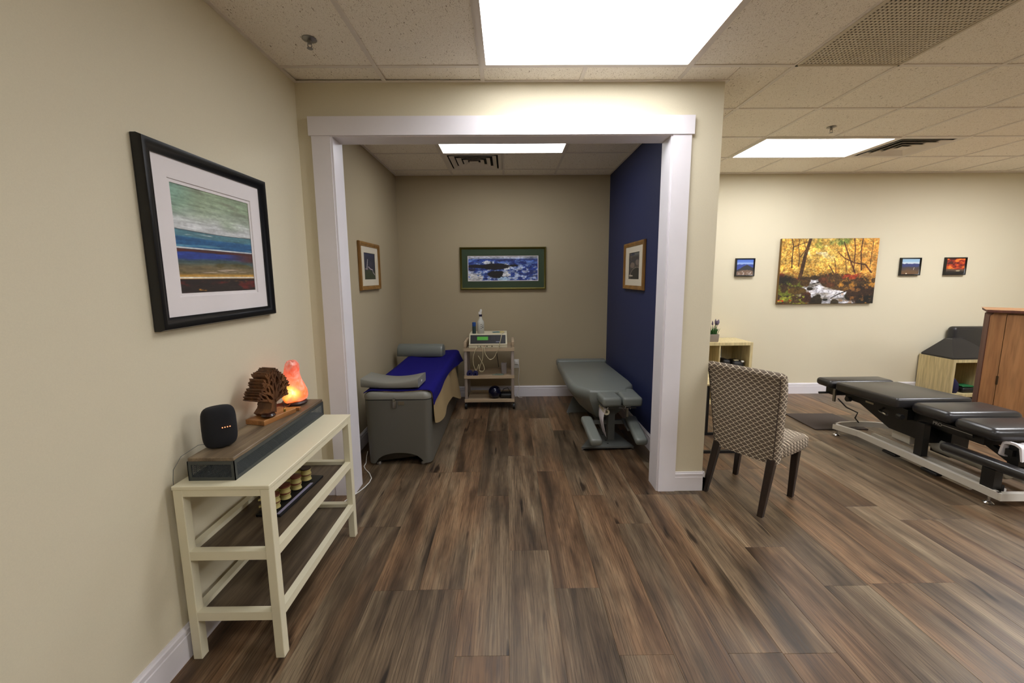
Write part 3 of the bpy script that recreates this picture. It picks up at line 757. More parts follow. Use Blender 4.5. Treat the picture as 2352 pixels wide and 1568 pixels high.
# -- smart speaker
t = thing('smart_speaker', 'black rounded smart speaker with four lit dots on riser', 'speaker', (-1.192, 1.592, rz1), math.radians(42))
M_mesh = mat('black_knit_mesh', (17, 18, 22), .9, bump=(900, .6, .001))
def srect(w_, d_, z, k=4, n=36):
    r = []
    for i in range(n):
        a = 2*PI*i/n; c, s_ = math.cos(a), math.sin(a)
        r.append((w_*math.copysign(abs(c)**(2/k), c), d_*math.copysign(abs(s_)**(2/k), s_), z))
    return r
rings = []
for i in range(17):
    a = -PI/2+PI*i/16; zz = math.copysign(abs(math.sin(a))**.5, math.sin(a)); rr = abs(math.cos(a))**.42+.001
    rings.append(srect(.060*rr, .038*rr, .088+.085*zz, 2.6))
MB().loft(rings).build('speaker_body', M_mesh, t, 60)
MB().lathe([(0, 0), (.02, 0), (.022, .004), (.02, .010), (0, .010)]).build('speaker_foot', M_blackp, t, 40)
M_led = mat('orange_led', (255, 190, 150), .4, emit=(255, 130, 80), estr=3)
for k in range(4):
    MB().lathe([(0, -.0006), (.0019, -.0006), (.0019, .0012), (0, .0012)], (.006+.0085*k, -.0385, .090), 10, RX(PI/2)).build('status_light', M_led, t)
t2 = tag(MB().tube([(-1.222, 1.60, rz1+.012), (-1.262, 1.56, rz1+.02), (-1.285, 1.50, rz1-.0), (-1.291, 1.466, .80), (-1.292, 1.46, .76), (-1.30, 1.47, .55)], .0011, 6).build('speaker_cord', M_greym, None, 60), 'thin dark cord running from the smart speaker down the wall', 'cord')

# -- carved tree
t = thing('tree_sculpture', 'carved brown wooden tree of life on golden wood base', 'sculpture', (-1.178, 1.93, rz1), math.radians(-14))
MB().rbox((0, -.002, .012), (.108, .20, .024), .002, 1).build('sculpture_base', M_sculptb, t)
tm = MB(); rr = random.Random(12)
XF, XBk = .042, -.046
def limb(p, q, w0, w1, xa=XBk, xb=XF):
    d = Vector((q[0]-p[0], q[1]-p[1])); n_ = Vector((-d.y, d.x)).normalized()
    poly = [(p[0]+n_.x*w0, p[1]+n_.y*w0), (p[0]-n_.x*w0, p[1]-n_.y*w0), (q[0]-n_.x*w1, q[1]-n_.y*w1), (q[0]+n_.x*w1, q[1]+n_.y*w1)]
    tm.prism(poly, 'x', xa+rr.uniform(0, .006), xb-rr.uniform(0, .006))
trunk = [(-.052, .022), (-.034, .046), (-.026, .068), (-.018, .09), (-.008, .112)]
for k, w_ in zip(range(4), (.034, .024, .019, .017)): limb(trunk[k], trunk[k+1], w_, (.024, .019, .017, .015)[k])
def grow(p, ang, ln, w_, lev):
    ang = min(max(ang, .05), 2.95)
    q = (p[0]+math.cos(ang)*ln, p[1]+math.sin(ang)*ln); limb(p, q, w_, w_*.72)
    if lev == 0:                                             # leaf tip
        r_ = (q[0]+math.cos(ang)*.015, q[1]+math.sin(ang)*.015); limb(q, r_, w_*1.5, .0006); return
    for da in ((-.48, .42) if lev > 1 else (-.5, 0, .46)):
        grow(q, ang+da+rr.uniform(-.12, .12), ln*rr.uniform(.72, .86), w_*.72, lev-1)
for p, a, l_, w_ in (((-.022, .088), 2.65, .040, .009), ((-.010, .105), 2.35, .038, .010), ((-.008, .110), 1.85, .042, .010), ((-.004, .112), 1.35, .044, .010), ((-.004, .106), .80, .042, .009), ((-.008, .095), .22, .034, .008)):
    grow(p, a, l_, w_, 3)
tm.v = [(x, y*.76-.004, z) for x, y, z in tm.v]              # the crown is taller than it is wide
tm.build('tree', M_sculpt, t)
MB().lathe([(0, .0), (.026, .004), (.034, .012), (.028, .02), (0, .024)], (.03, -.05, .024), 18).build('carved_leaf', mat('dark_polished_wood', (46, 24, 18), .25), t, 40)
tg = MB().tube([(.046, .022, .066), (.05, .026, .052), (.049, .024, .04)], .0012, 6).build('tassel_cord', M_blackp, t)
MB().rbox((.05, .027, .034), (.004, .012, .016), .001, 1).build('brass_charm', mat('brass', (180, 150, 70), .3, .9), t)

# -- salt lamp
t = thing('salt_lamp', 'glowing orange salt crystal lamp on dark wood base', 'lamp', (-1.183, 2.150, rz1))
MB().lathe([(0, 0), (.056, 0), (.064, .006), (.066, .013), (.058, .022), (0, .022)], seg=28).build('lamp_base', mat('dark_stained_wood', (52, 28, 20), .4), t, 40)
M_salt, n = newmat('glowing_salt', .45)
tc = n.n('ShaderNodeTexCoord'); v_ = tc.outputs['Object']
d_ = n.n('ShaderNodeVectorMath', operation='DISTANCE'); n.l(v_, d_.inputs[0]); d_.inputs[1].default_value = (.012, -.05, .075)
nz_ = n.noise(v_, 22, 5, .6, dist=.8); q_ = n.math('ADD', d_.outputs['Value'], n.math('MULTIPLY', n.math('SUBTRACT', nz_, .5), .09))
ec = n.ramp(q_, [(.005, (255, 250, 190)), (.022, (255, 200, 80)), (.05, (255, 118, 44)), (.12, (240, 76, 44)), (.19, (190, 80, 66))])
n.l(ec, n.b.inputs['Emission Color'])
es = n.ramp(q_, [(.0, (255, 255, 255)), (.05, (205, 205, 205)), (.12, (165, 165, 165)), (.2, (90, 90, 90))])
n.l(n.math('MULTIPLY', es, 1.5), n.b.inputs['Emission Strength'])
n.l(n.ramp(nz_, [(.4, (214, 110, 84)), (.65, (238, 190, 178))]), n.b.inputs['Base Color']); n.bump(nz_, .6, .004)
rs = np.random.RandomState(5); rings = []
prof = [(.045, .020), (.062, .028), (.069, .050), (.069, .080), (.062, .110), (.050, .140), (.043, .170), (.040, .200), (.036, .225), (.024, .240), (.006, .245)]
for k, (r_, z_) in enumerate(prof):
    r_ *= .93
    rings.append([((r_*(1+.09*math.sin(3*a+k*.5)+.05*math.sin(7*a+k*1.3)))*math.cos(a)+.004*math.sin(k), (r_*(1+.09*math.sin(3*a+k*.5)+.05*math.sin(7*a+k*1.3)))*math.sin(a), z_+.004*math.sin(5*a+k)) for a in [2*PI*i/22 for i in range(22)]])
MB().loft(rings).build('salt_crystal', M_salt, t, 28)
o = tag(MB().tube([(-1.205, 2.085, rz1+.004), (-1.215, 2.03, rz1+.004), (-1.20, 1.99, rz1+.004), (-1.175, 2.0, rz1+.005)], .003, 8).build('lamp_cord', M_blackp, None, 60), 'short black cord of the salt lamp lying on the riser', 'cord')
o = thing('cord_dimmer', 'small black cord dimmer beside the salt lamp', 'switch', (-1.178, 2.022, rz1), .4)
MB().rbox((0, 0, .009), (.022, .034, .018), .007, 3).build('dimmer_body', M_blackp, o, 40)
MB().lathe([(0, .017), (.007, .017), (.006, .021), (0, .021)], (0, .003, 0), 14).build('dimmer_wheel', M_blackm, o, 40)
o = tag(MB().rbox((0, 0, .008), (.058, .024, .016), .002, 1).build('wood_block', M_sculptb), 'small pale wood block in front of the salt lamp', 'wood block'); o.location = (-1.128, 2.045, rz1); o.rotation_euler.z = .1
o = tag(MB().lathe([(.0, 0), (.022, 0), (.040, .012), (.046, .022), (.043, .022), (.036, .014), (0, .006)], seg=24).build('wooden_dish', mat('red_brown_dish', (86, 40, 28), .35), None, 40), 'shallow red brown dish between tree and salt lamp', 'dish'); o.location = (-1.208, 2.06, rz1)

# -- spine model on the upper shelf
t = thing('spine_model', 'row of bone coloured vertebra models on a black stand on upper shelf', 'anatomy model', (-1.085, 1.885, SHELF_Z), math.radians(-4))
MB().rbox((0, 0, .006), (.118, .37, .012), .003, 2).build('model_stand', M_blackp, t)
MB().box(.036, .050, -.18, .10, .012, .0135).build('caption_strip', mat('caption_card', (150, 146, 170), .5), t)
M_bone = mat('bone_plastic', (196, 182, 116), .5); M_disc = mat('disc_red_brown', (112, 52, 34), .5)
def vertebra(y, z, s):
    b = MB(); n_ = 16; rings = []
    for zz, k in ((-.013, 1.0), (-.009, .97), (-.003, .86), (.003, .86), (.009, .97), (.013, 1.0)):
        rings.append([(.0+s*.026*k*math.cos(2*PI*i/n_), y+s*.023*k*math.sin(2*PI*i/n_), z+zz*s) for i in range(n_)])
    b.loft(rings)
    b.tube([(-.018*s, y-.012*s, z), (-.038*s, y-.018*s, z+.004), (-.052*s, y-.034*s, z+.006)], [.008*s, .006*s, .004*s], 6)
    b.tube([(-.018*s, y+.012*s, z), (-.038*s, y+.018*s, z+.004), (-.052*s, y+.034*s, z+.006)], [.008*s, .006*s, .004*s], 6)
    b.tube([(-.034*s, y, z+.002), (-.056*s, y, z-.002), (-.074*s, y, z-.012)], [.010*s, .006*s, .005*s], 6)
    b.build('vertebra', M_bone, t, 50)
def disc(y, z, s, M=M_disc, h=.006):
    MB().lathe([(0, -h/2), (.0245*s, -h/2), (.026*s, 0), (.0245*s, h/2), (0, h/2)], (0, y, z), 16).build('spinal_disc', M, t, 50)
for k, y in enumerate((-.135, -.055, .035, .125)):
    s = 1.0
    MB().tube([(0, y, .011), (0, y, .024)], .004, 8).build('support_pin', M_bone, t)
    vertebra(y, .032, s); disc(y, .048, s, h=.008 if k != 3 else .004); vertebra(y, .064, s)
    disc(y, .080, s, M_disc if k < 3 else mat('dark_disc', (48, 26, 20), .5), .007)
# -- white cord on the floor at the opening
tag(MB().tube([(-1.17, 2.50, .004), (-1.14, 2.57, .004), (-1.115, 2.64, .004), (-1.085, 2.70, .004), (-1.063, 2.77, .004), (-1.053, 2.84, .004), (-1.058, 2.90, .004), (-1.10, 2.98, .004), (-1.158, 3.05, .004), (-1.185, 3.10, .004), (-1.19, 3.16, .004), (-1.205, 3.22, .03), (-1.215, 3.28, .05)], .0035, 8).build('power_cord', M_whitep, None, 60), 'white power cord lying on floor around the left door jamb', 'cord')

# ================================================================== ALCOVE LEFT: roller massage table
bx0, bx1, by0, by1 = -1.165, -.622, 3.10, 4.92
t = thing('massage_table', 'grey roller massage table with arched front panel in the alcove', 'massage table', ((bx0+bx1)/2, 4.0, 0))
def rrect(x0, x1, y0, y1, r, n=6, nf=14):
    p = []
    for cx, cy, a0 in ((x1-r, y0+r, -PI/2), (x1-r, y1-r, 0), (x0+r, y1-r, PI/2), (x0+r, y0+r, PI)):
        for k in range(n+1): a = a0+PI/2*k/n; p.append((cx+r*math.cos(a), cy+r*math.sin(a)))
    for k in range(1, nf): p.append((x0+r+(x1-x0-2*r)*k/nf, y0))
    return p
M_tbl = mat('grey_moulded_shell', (94, 92, 84), .42, bump=(220, .15, .001))
fp = rrect(bx0, bx1, by0, by1, .06)
def inset(p, d, c=((bx0+bx1)/2, (by0+by1)/2), hx=(bx1-bx0)/2, hy=(by1-by0)/2): return [(c[0]+(x-c[0])*(1-d/hx), c[1]+(y-c[1])*(1-d/hy)) for x, y in p]
cxm = (bx0+bx1)/2
def arch(x, y):
    q = abs(x-cxm)/.185
    return .02+(.075*math.sqrt(max(0, 1-q*q))+.015 if (y < by0+.07 and q < 1) else 0)
rings = []
for k, z in enumerate((0, .15, .35, .50, .555)):
    d = .012*(1-z/.555)
    q = inset(fp, d); rings.append([(x, y, arch(x, y) if k == 0 else z) for x, y in q])
MB().loft(rings).build('table_body', M_tbl, t, 40, world=True)
MB().loft([[(x, y, z) for x, y in inset(fp, .004)] for z in (.555, .563)]).build('seam_strip', M_blackp, t, world=True)
def crown(x): q = (x-cxm)/(.5*(bx1-bx0)); return .612+.020*(abs(q)**2)*(1 if abs(q) < .8 else 1)-.034*max(0, abs(q)-.72)**2*12
rings = []
for d, z, cr in ((0, .563, 0), (-.003, .578, 0), (.002, .596, .3), (.018, .61, .7), (.05, .614, 1)):
    rings.append([(x, y, z*(1-cr)+crown(x)*cr) for x, y in inset(fp, d)])
MB().loft(rings).build('table_lid', M_vinyl2, t, 50, world=True)
lt = MB().rbox((cxm-.02, by0-.006, .525), (.030, .012, .062), .003, 2).build('latch', M_steel, t, 40, world=True)
MB().box(cxm-.030, cxm-.010, by0-.014, by0-.008, .545, .575).build('latch_hasp', M_chrome, lt, world=True)
MB().rbox((cxm+.034, by0-.002, .532), (.048, .004, .028), .001, 1).build('nameplate', mat('brass_plate', (120, 110, 92), .4, .5), t, world=True)
for x, y in ((bx0+.09, by0+.05), (bx1-.09, by0+.05), (bx0+.09, by1-.08), (bx1-.09, by1-.08)):
    MB().lathe([(0, 0), (.02, 0), (.022, .008), (.016, .024), (0, .024)], (x, y, 0), 14).build('foot', M_steel, t, 40, world=True)

# -- cloths and cushions on it
def drape(name, y0, y1, xl, hangR, flare, th, M, zoff, hangF=None, nu=40, nv=40, wob=.004, seed=1):
    """cloth over the lid: u runs across from the left end, over the rounded edge, down the right side"""
    r_ = .04; ztop = lambda x: crown(x)+zoff
    xe = bx1+zoff
    def f(u, v):
        y = y0+(y1-y0)*v
        h = hangR(v); Ltop = (xe-r_)-xl; La = r_*PI/2; tot = Ltop+La+h; s_ = u*tot
        if s_ < Ltop: x = xl+s_; z = ztop(min(x, bx1-.06))
        elif s_ < Ltop+La:
            a = (s_-Ltop)/r_; x = xe-r_+r_*math.sin(a); z = ztop(bx1-.06)-r_*(1-math.cos(a))
        else:
            q = s_-Ltop-La; x = xe+flare(v)*q+.006*math.sin(v*21+seed)*min(1, q/.08); z = ztop(bx1-.06)-r_-q
        return (x, y+wob*math.sin(u*17+seed)*(1 if v in (0, 1) else .3), z+wob*.5*math.sin(u*9+v*13+seed))
    return MB().sheet(f, nu, nv, th).build(name, M, None, 60)
tw = tag(drape('tan_towel', 3.135, 4.50, -1.05, lambda v: .23+.16*v+(.05*math.sin(v*8)), lambda v: .06+.10*v, .004, M_tan, .004, seed=2), 'tan towel hanging down beneath the blue blanket', 'towel')
bl = tag(drape('blue_blanket', 3.13, 4.90, -1.165, lambda v: .015+.075*(1-v)**3+.16*max(0, v-.45)**1.0, lambda v: .12+.55*max(0, v-.4), .006, M_blueb, .011, seed=4), 'royal blue blanket spread over the grey massage table', 'blanket')
t = thing('contour_pillow', 'grey curved neck pillow at the near end of the blue blanket', 'pillow', (-.955, 3.265, .640), math.radians(-3))
def cp(u, v, top):
    x = -.235+.47*u; y = -.125+.25*v; sag = .034*math.cos((u-.5)*PI*1.0)
    return (x, y, (.072 if top else .0)-(sag if top else sag*.25)+.008)
rings = []
for k in range(21):
    u_ = k/20; zt = cp(u_, 0, True)[2]; zb = cp(u_, 0, False)[2]; x = -.235+.47*u_
    ys = (-.12, .12); e = .008
    rings.append([(x, ys[0], zb+e), (x, ys[0]+e, zb), (x, ys[1]-e, zb), (x, ys[1], zb+e), (x, ys[1], zt-e), (x, ys[1]-e, zt), (x, ys[0]+e, zt), (x, ys[0], zt-e)])
MB().loft(rings).build('pillow_body', M_vinyl2, t, 50)
MB().box(.2355, .2365, -.03, -.005, .035, .05).build('care_tag', M_whitep, t)
t = thing('half_round_bolster', 'grey vinyl half round bolster at the far end of the blue blanket', 'bolster', (-1.005, 4.56, .634), math.radians(-4))
pr = [(-.075, 0), (.075, 0), (.085, .015), (.082, .06)]+[(.08*math.cos(a), .06+.075*math.sin(a)) for a in [PI*k/12 for k in range(1, 12)]]+[(-.082, .06), (-.085, .015)]
rings = [[(x*.0+s_, y*k, z*k+.005*(1-k)) for y, z in pr for x in (0,)] for s_, k in ((-.262, .90), (-.256, .97), (-.24, 1), (.24, 1), (.256, .97), (.262, .90))]
MB().loft(rings).build('bolster_body', M_vinyl, t, 40)

# ================================================================== CART with electrotherapy unit
cx0, cx1, cy0, cy1 = -.512, .066, 4.50, 4.88
t = thing('utility_cart', 'putty coloured three shelf rolling cart against alcove back wall', 'cart', ((cx0+cx1)/2, (cy0+cy1)/2, 0))
for z in (.085, .365, .685):
    sh = MB().box(cx0+.03, cx1-.03, cy0+.006, cy1-.006, z+.012, z+.022).build('shelf', M_cartw, t, world=True)
    ed = MB()
    for q in ((cx0, cx1, cy0, cy0+.012), (cx0, cx1, cy1-.012, cy1)): ed.box(*q, z, z+.036)
    for q in ((cx0, cx0+.012, cy0+.012, cy1-.012), (cx1-.012, cx1, cy0+.012, cy1-.012)): ed.box(*q, z, z+.036)
    ed.build('shelf_edge', M_cartw, sh, world=True)
M_post = mat('taupe_post_plastic', (160, 148, 138), .5)
for x in (cx0+.002, cx1-.036):
    for y in (cy0+.013, cy1-.047):
        MB().rbox((x+.017, y+.017, .39), (.034, .034, .62), .004, 2).build('post', M_post, t, 40, world=True)
        cst = MB().lathe([(0, .050), (.008, .050), (.008, .085), (0, .085)], (x+.017, y+.017, 0), 10).build('caster', M_chrome, t, 40, world=True)
        MB().box(x+.005, x+.029, y+.006, y+.034, .044, .054).build('caster_fork', M_chrome, cst, world=True)
        MB().lathe([(0, -.011), (.028, -.014), (.034, -.008), (.034, .008), (.028, .014), (0, .014)], (x+.017+(.012 if x > -.2 else -.004), y+.004, .034), 18, RY(PI/2)).build('caster_wheel', M_blackp, cst, 40, world=True)
for x in (cx0, cx1-.03):
    MB().rbox((x+.015, (cy0+cy1)/2+.01, .755), (.03, cy1-cy0-.02, .07), .006, 2).build('side_rail', M_cartw, t, 40, world=True)
SZ = .685+.022
t = thing('therapy_unit', 'cream electrotherapy unit with black panel and green screen on cart', 'medical device', (-.232, 4.665, SZ))
M_case = mat('aged_cream_plastic', (214, 206, 178), .45)
a = .218
rings = [[(-a, -.14, .012), (a, -.14, .012), (a, .15, .012), (-a, .15, .012)], [(-a, -.145, .018), (a, -.145, .018), (a, .15, .018), (-a, .15, .018)],
         [(-a, -.145, .048), (a, -.145, .048), (a, .15, .048), (-a, .15, .048)], [(-a, -.15, .052), (a, -.15, .052), (a, .15, .052), (-a, .15, .052)],
         [(-a+.004, -.108, .170), (a-.004, -.108, .170), (a-.004, .15, .170), (-a+.004, .15, .170)]]
MB().loft(rings).build('case', M_case, t)
sl = math.atan2(.042, .118)
def face(x0_, x1_, q0, q1, out, th, nm, M, par=t):
    """plate lying on the sloping front, q = 0 at its foot, 1 at its head"""
    pts = []
    for q in (q0, q1):
        y, z = -.15+.042*q, .052+.118*q
        for d in (out, out+th): pts.append((y-d*math.cos(sl), z+d*math.sin(sl)))
    poly = [pts[0], pts[1], pts[3], pts[2]]
    return MB().prism(poly, 'x', x0_, x1_).build(nm, M, par)
fpn = face(-.202, .200, .10, .90, -.001, .003, 'front_panel', mat('black_panel', (20, 20, 26), .35))
face(-.125, .0, .42, .74, .002, .0015, 'screen', mat('green_lcd', (70, 140, 50), .3, emit=(60, 140, 40), estr=.35), fpn)
for k in range(3):
    for j in range(3): face(.035+.016*k, .046+.016*k, .45+.13*j, .54+.13*j, .002, .0012, 'keypad_button', mat('panel_button', (38, 38, 44), .5), fpn)
face(-.19, -.145, .25, .80, .002, .0008, 'side_keys', mat('panel_button_b', (30, 31, 36), .5), fpn)
face(.09, .135, .24, .29, .002, .0006, 'maker_mark', mat('pale_print', (150, 150, 175), .5), fpn)
for k, (x, c) in enumerate(((-.12, (20, 18, 18)), (-.085, (20, 18, 18)), (-.045, (126, 30, 26)), (-.012, (60, 52, 24)), (.045, (60, 52, 24)), (.125, (18, 18, 18)))):
    MB().lathe([(0, 0), (.007, 0), (.007, .006), (0, .006)], (x, -.145, .033), 12, RX(PI/2)).build('socket', mat('socket_%d' % k, c, .5), t, 40)
for x in (-.18, .18):
    for y in (-.11, .12): MB().lathe([(0, 0), (.012, 0), (.012, .012), (0, .012)], (x, y, 0), 10).build('rubber_foot', M_blackp, t)
TZ = SZ+.170
# leads
M_lead = mat('cream_lead', (206, 194, 156), .5)
def lead(pts, label, nm='electrode_lead', M=M_lead, r=.0042, cat='cable', group=None):
    P3 = [Vector(p) for p in pts]; out = []
    for k in range(len(P3)-1):
        p0, p1, p2, p3 = P3[max(k-1, 0)], P3[k], P3[k+1], P3[min(k+2, len(P3)-1)]
        for j in range(6):
            q = j/6; out.append(.5*((2*p1)+(p2-p0)*q+(2*p0-5*p1+4*p2-p3)*q*q+(3*p1-p0-3*p2+p3)*q**3))
    out.append(P3[-1])
    return tag(MB().tube(out, r, 7).build(nm, M, None, 60), label, cat, group)
fy = 4.485
lead([(-.277, 4.512, SZ+.033), (-.272, fy, SZ-.005), (-.262, fy-.004, SZ-.05), (-.225, fy-.006, SZ-.105), (-.19, fy-.006, SZ-.11), (-.15, fy-.005, SZ-.07), (-.115, fy-.01, SZ+.02), (-.09, 4.482, SZ+.10), (-.077, 4.515, TZ-.01), (-.075, 4.545, TZ+.010), (-.06, 4.60, TZ+.008)], 'cream lead looping from the red socket up over the therapy unit')
lead([(-.352, 4.512, SZ+.033), (-.375, fy, SZ+.0), (-.405, fy, SZ-.10), (-.395, fy, SZ-.19), (-.37, fy, SZ-.24), (-.34, fy, SZ-.17), (-.335, fy, SZ-.235), (-.30, fy-.004, SZ-.25), (-.275, fy-.004, SZ-.22), (-.30, fy-.003, SZ-.15), (-.345, fy-.003, SZ-.07)], 'cream lead hanging in a long twisted loop at the left of the cart', r=.0035)
lead([(-.317, 4.512, SZ+.033), (-.30, fy+.002, SZ+.03), (-.29, fy, SZ-.02), (-.295, fy, SZ-.10), (-.325, fy+.002, SZ-.19), (-.335, fy+.003, SZ-.245), (-.30, fy+.004, SZ-.262), (-.28, fy+.004, SZ-.235)], 'cream lead dropping from the second black socket of the therapy unit', r=.0032)
o = thing('electrode_strap', 'dark blue rolled strap on the left of the cart middle shelf', 'strap', (-.43, 4.545, .387))
MB().lathe([(.010, -.03), (.034, -.03), (.034, .03), (.010, .03), (.010, -.03)], (-.02, -.01, .034), 20, RX(PI/2)).build('strap_roll', mat('navy_webbing', (28, 28, 78), .8), o, 40)
MB().lathe([(.010, -.03), (.031, -.03), (.031, .03), (.010, .03), (.010, -.03)], (.046, -.01, .031), 20, RX(PI/2)).build('strap_roll', mat('navy_webbing_b', (30, 30, 84), .8), o, 40)
# spray bottle
t = thing('spray_bottle', 'translucent spray bottle with white trigger on the therapy unit', 'spray bottle', (-.318, 4.60, TZ))
M_bot = mat('milky_plastic', (222, 222, 210), .35, trans=.25)
MB().lathe([(0, 0), (.037, 0), (.040, .004), (.040, .125), (.036, .142), (.022, .165), (.017, .185), (.016, .20), (0, .20)], seg=24).build('bottle', M_bot, t, 50)
for j in range(3): MB().box(.004, .012, -.0412, -.0400, .062+.021*j, .070+.021*j).build('printed_mark', M_blackp, t)
for j, (z_, h_) in enumerate(((.100, .008), (.076, .018))): MB().obox((.026, -.0315, z_), (.008, .0012, h_), RZ(.7)).build('printed_mark', M_blackp, t)
MB().lathe([(0, .198), (.018, .198), (.018, .222), (0, .222)], seg=16).build('collar', mat('navy_cap', (28, 24, 52), .5), t, 40)
sh = MB().prism([(-.012, .222), (.010, .222), (.012, .245), (.018, .268), (.010, .285), (-.004, .278), (-.010, .25)], 'y', -.010, .010)
sh.build('spray_head', M_whitep, t)
MB().box(-.022, -.012, -.006, .006, .225, .252).build('trigger', M_whitep, t)
t = thing('aerosol_can', 'slim can with blue cap beside the spray bottle', 'can', (-.395, 4.60, TZ))
MB().lathe([(0, 0), (.021, 0), (.0215, .003), (.0215, .085), (0, .085)], seg=20).build('can_body', mat('dark_teal_label', (58, 78, 78), .35, .3), t, 40)
MB().lathe([(0, .085), (.021, .085), (.021, .128), (.018, .132), (0, .132)], seg=20).build('can_cap', mat('blue_cap', (14, 66, 132), .4), t, 40)
t = thing('electrode_pads', 'pack of cream and teal electrode pads on the therapy unit', 'electrode pads', (-.13, 4.63, TZ))
MB().rbox((0, 0, .004), (.11, .09, .007), .003, 2).build('pad', M_lead, t)
MB().rbox((-.012, -.004, .011), (.085, .05, .006), .003, 2, RZ(.3)).build('pad', mat('teal_pad', (14, 92, 104), .5), t)
MB().rbox((.055, .0, .012), (.05, .05, .016), .006, 2, RZ(.2)).build('pad', mat('straw_pad', (188, 172, 110), .6), t)
# middle and lower shelf
t = thing('plastic_cup', 'pale translucent square cup on the middle shelf of the cart', 'cup', (-.055, 4.66, .387))
rings = [[(x*k, y*k, z) for x, y in rrect(-.032, .032, -.028, .028, .008, 3, 2)] for z, k in ((0, .92), (.125, 1.05), (.125, .98), (.004, .86))]
MB().loft(rings).build('cup_body', mat('frosted_plastic', (168, 160, 158), .4, alpha=.75), t, 40)
t = thing('folded_papers', 'pale green papers lying on the middle shelf of the cart', 'papers', (-.13, 4.57, .387))
for k in range(3): MB().obox((.01*k, -.005*k, .002+.004*k), (.12-.01*k, .085, .003), RZ(.15-.2*k)).build('sheet', mat('paper_%d' % k, ((128, 134, 112), (146, 148, 128), (112, 124, 108))[k], .7), t)
t = thing('blue_ball', 'glossy dark blue ball on the lower shelf of the cart', 'ball', (-.165, 4.585, .107))
MB().lathe([(.075*math.sin(PI*k/16), .075-.075*math.cos(PI*k/16)) for k in range(17)], seg=28).build('ball_surface', mat('dark_blue_gloss', (12, 14, 38), .12), t, 60)
t = thing('black_pouch', 'black soft pouch beside the dark blue ball on lower shelf', 'bag', (-.03, 4.61, .107))
MB().rbox((0, 0, .032), (.15, .11, .064), .028, 4).build('pouch_body', M_blackp, t, 60)
MB().tube([(-.05, 0, .055), (-.03, .02, .10), (.02, .025, .11), (.045, .02, .06)], .004, 6).build('pouch_strap', M_blackp, t, 60)
lead([(-.15, 4.87, SZ-.01), (-.145, 4.86, .60), (-.12, 4.85, .42)], 'black mains lead behind the cart shelves', 'mains_lead', M_blackp, .004)
# wall outlet with charger
t = thing('wall_outlet', 'white wall outlet with a charger right of the cart', 'outlet', (.098, YB, .43))
MB().rbox((0, -.003, 0), (.07, .006, .115), .002, 2).build('cover_plate', M_whitep, t)
MB().rbox((.0, -.02, .018), (.035, .03, .04), .005, 2).build('charger', M_whitep, t)
lead([(.10, YB-.034, .44), (.125, YB-.04, .43), (.135, YB-.03, .36), (.125, YB-.03, .22), (.135, YB-.03, .12), (.11, YB-.035, .05), (.125, YB-.05, .006), (.17, YB-.07, .004)], 'white charger cord hanging from the outlet down to the baseboard', 'charger_cord', M_whitep, .0032)

# ================================================================== ALCOVE RIGHT: adjusting bench
t = thing('adjusting_bench', 'grey chiropractic adjusting bench with face cradle by the navy wall', 'treatment bench', (.9, 4.0, 0))
def outline(k=1.0, dz=0):
    """plan of the main cushion, from the far end to the narrow neck; k shrinks it towards its middle"""
    half = [(4.70, .285), (4.2, .293), (3.82, .300), (3.70, .292), (3.62, .262), (3.56, .205), (3.50, .175), (3.46, .165)]
    cx_ = lambda y: .885+.035*(4.0-y)*-.0+(.012*(3.9-y))
    R_ = [(cx_(y)+w_*k, y) for y, w_ in half]; L_2 = [(cx_(y)-w_*k, y) for y, w_ in reversed(half)]
    return R_+L_2
def ring(k, z, ys=1.0): return [(x, 4.1+(y-4.1)*ys, z) for x, y in outline(k)]
MB().loft([ring(.93, .40, .985), ring(1.0, .425), ring(1.02, .46), ring(1.0, .492), ring(.96, .507, .99), ring(.90, .512, .98)]).build('main_cushion', M_vinyl, t, 50, world=True)
MB().loft([ring(.42, .22, .80), ring(.70, .30, .92), ring(.95, .402, .985)]).build('cushion_hull', M_vinyl, t, 40, world=True)
MB().rbox((.885, 4.775, .485), (.60, .13, .085), .03, 4).build('foot_cushion', M_vinyl, t, 50, world=True)
for x in (.872, 1.058):
    MB().rbox((x, 3.42, .462), (.168, .30, .082), .026, 4, RZ(.06 if x < .9 else -.02)).build('face_cushion', M_vinyl, t, 50, world=True)
MB().box(.80, 1.14, 3.34, 3.50, .405, .42).build('cradle_plate', M_greym, t, world=True)
MB().box(.905, .965, 3.50, 3.57, .03, .42).build('column', M_greym, t, world=True)
MB().box(.90, .97, 4.40, 4.62, .03, .30).build('rear_column', M_greym, t, world=True)
bp = MB().prism([(.635, 3.345), (1.10, 3.355), (1.0, 3.78), (.86, 3.78)], 'z', .022, .036).build('base_plate', M_greym, t, world=True)
for y_ in (3.42, 3.49, 3.62): MB().lathe([(0, .036), (.008, .036), (.008, .038), (0, .038)], (.885, y_, 0), 10).build('bolt_hole', M_blackp, bp, world=True)
rings = [[(.645, 4.30, .02), (1.13, 4.30, .02), (1.13, 4.318, .02), (.645, 4.318, .02)], [(.80, 4.52, .26), (1.0, 4.52, .26), (1.0, 4.54, .26), (.80, 4.54, .26)]]
MB().loft(rings).build('base_plate', M_greym, t, world=True)
MB().box(.905, .955, 3.57, 4.45, .035, .075).build('base_beam', M_greym, t, world=True)
MB().box(.70, 1.12, 3.555, 3.585, .165, .20).build('armrest_bar', M_greym, t, world=True)
for x, y in ((.655, 3.36), (1.085, 3.37), (.665, 4.31), (1.11, 4.31)):
    MB().lathe([(0, 0), (.017, 0), (.017, .010), (.008, .013), (.008, .024), (0, .024)], (x, y, 0), 12).build('levelling_foot', M_chrome, t, 40, world=True)
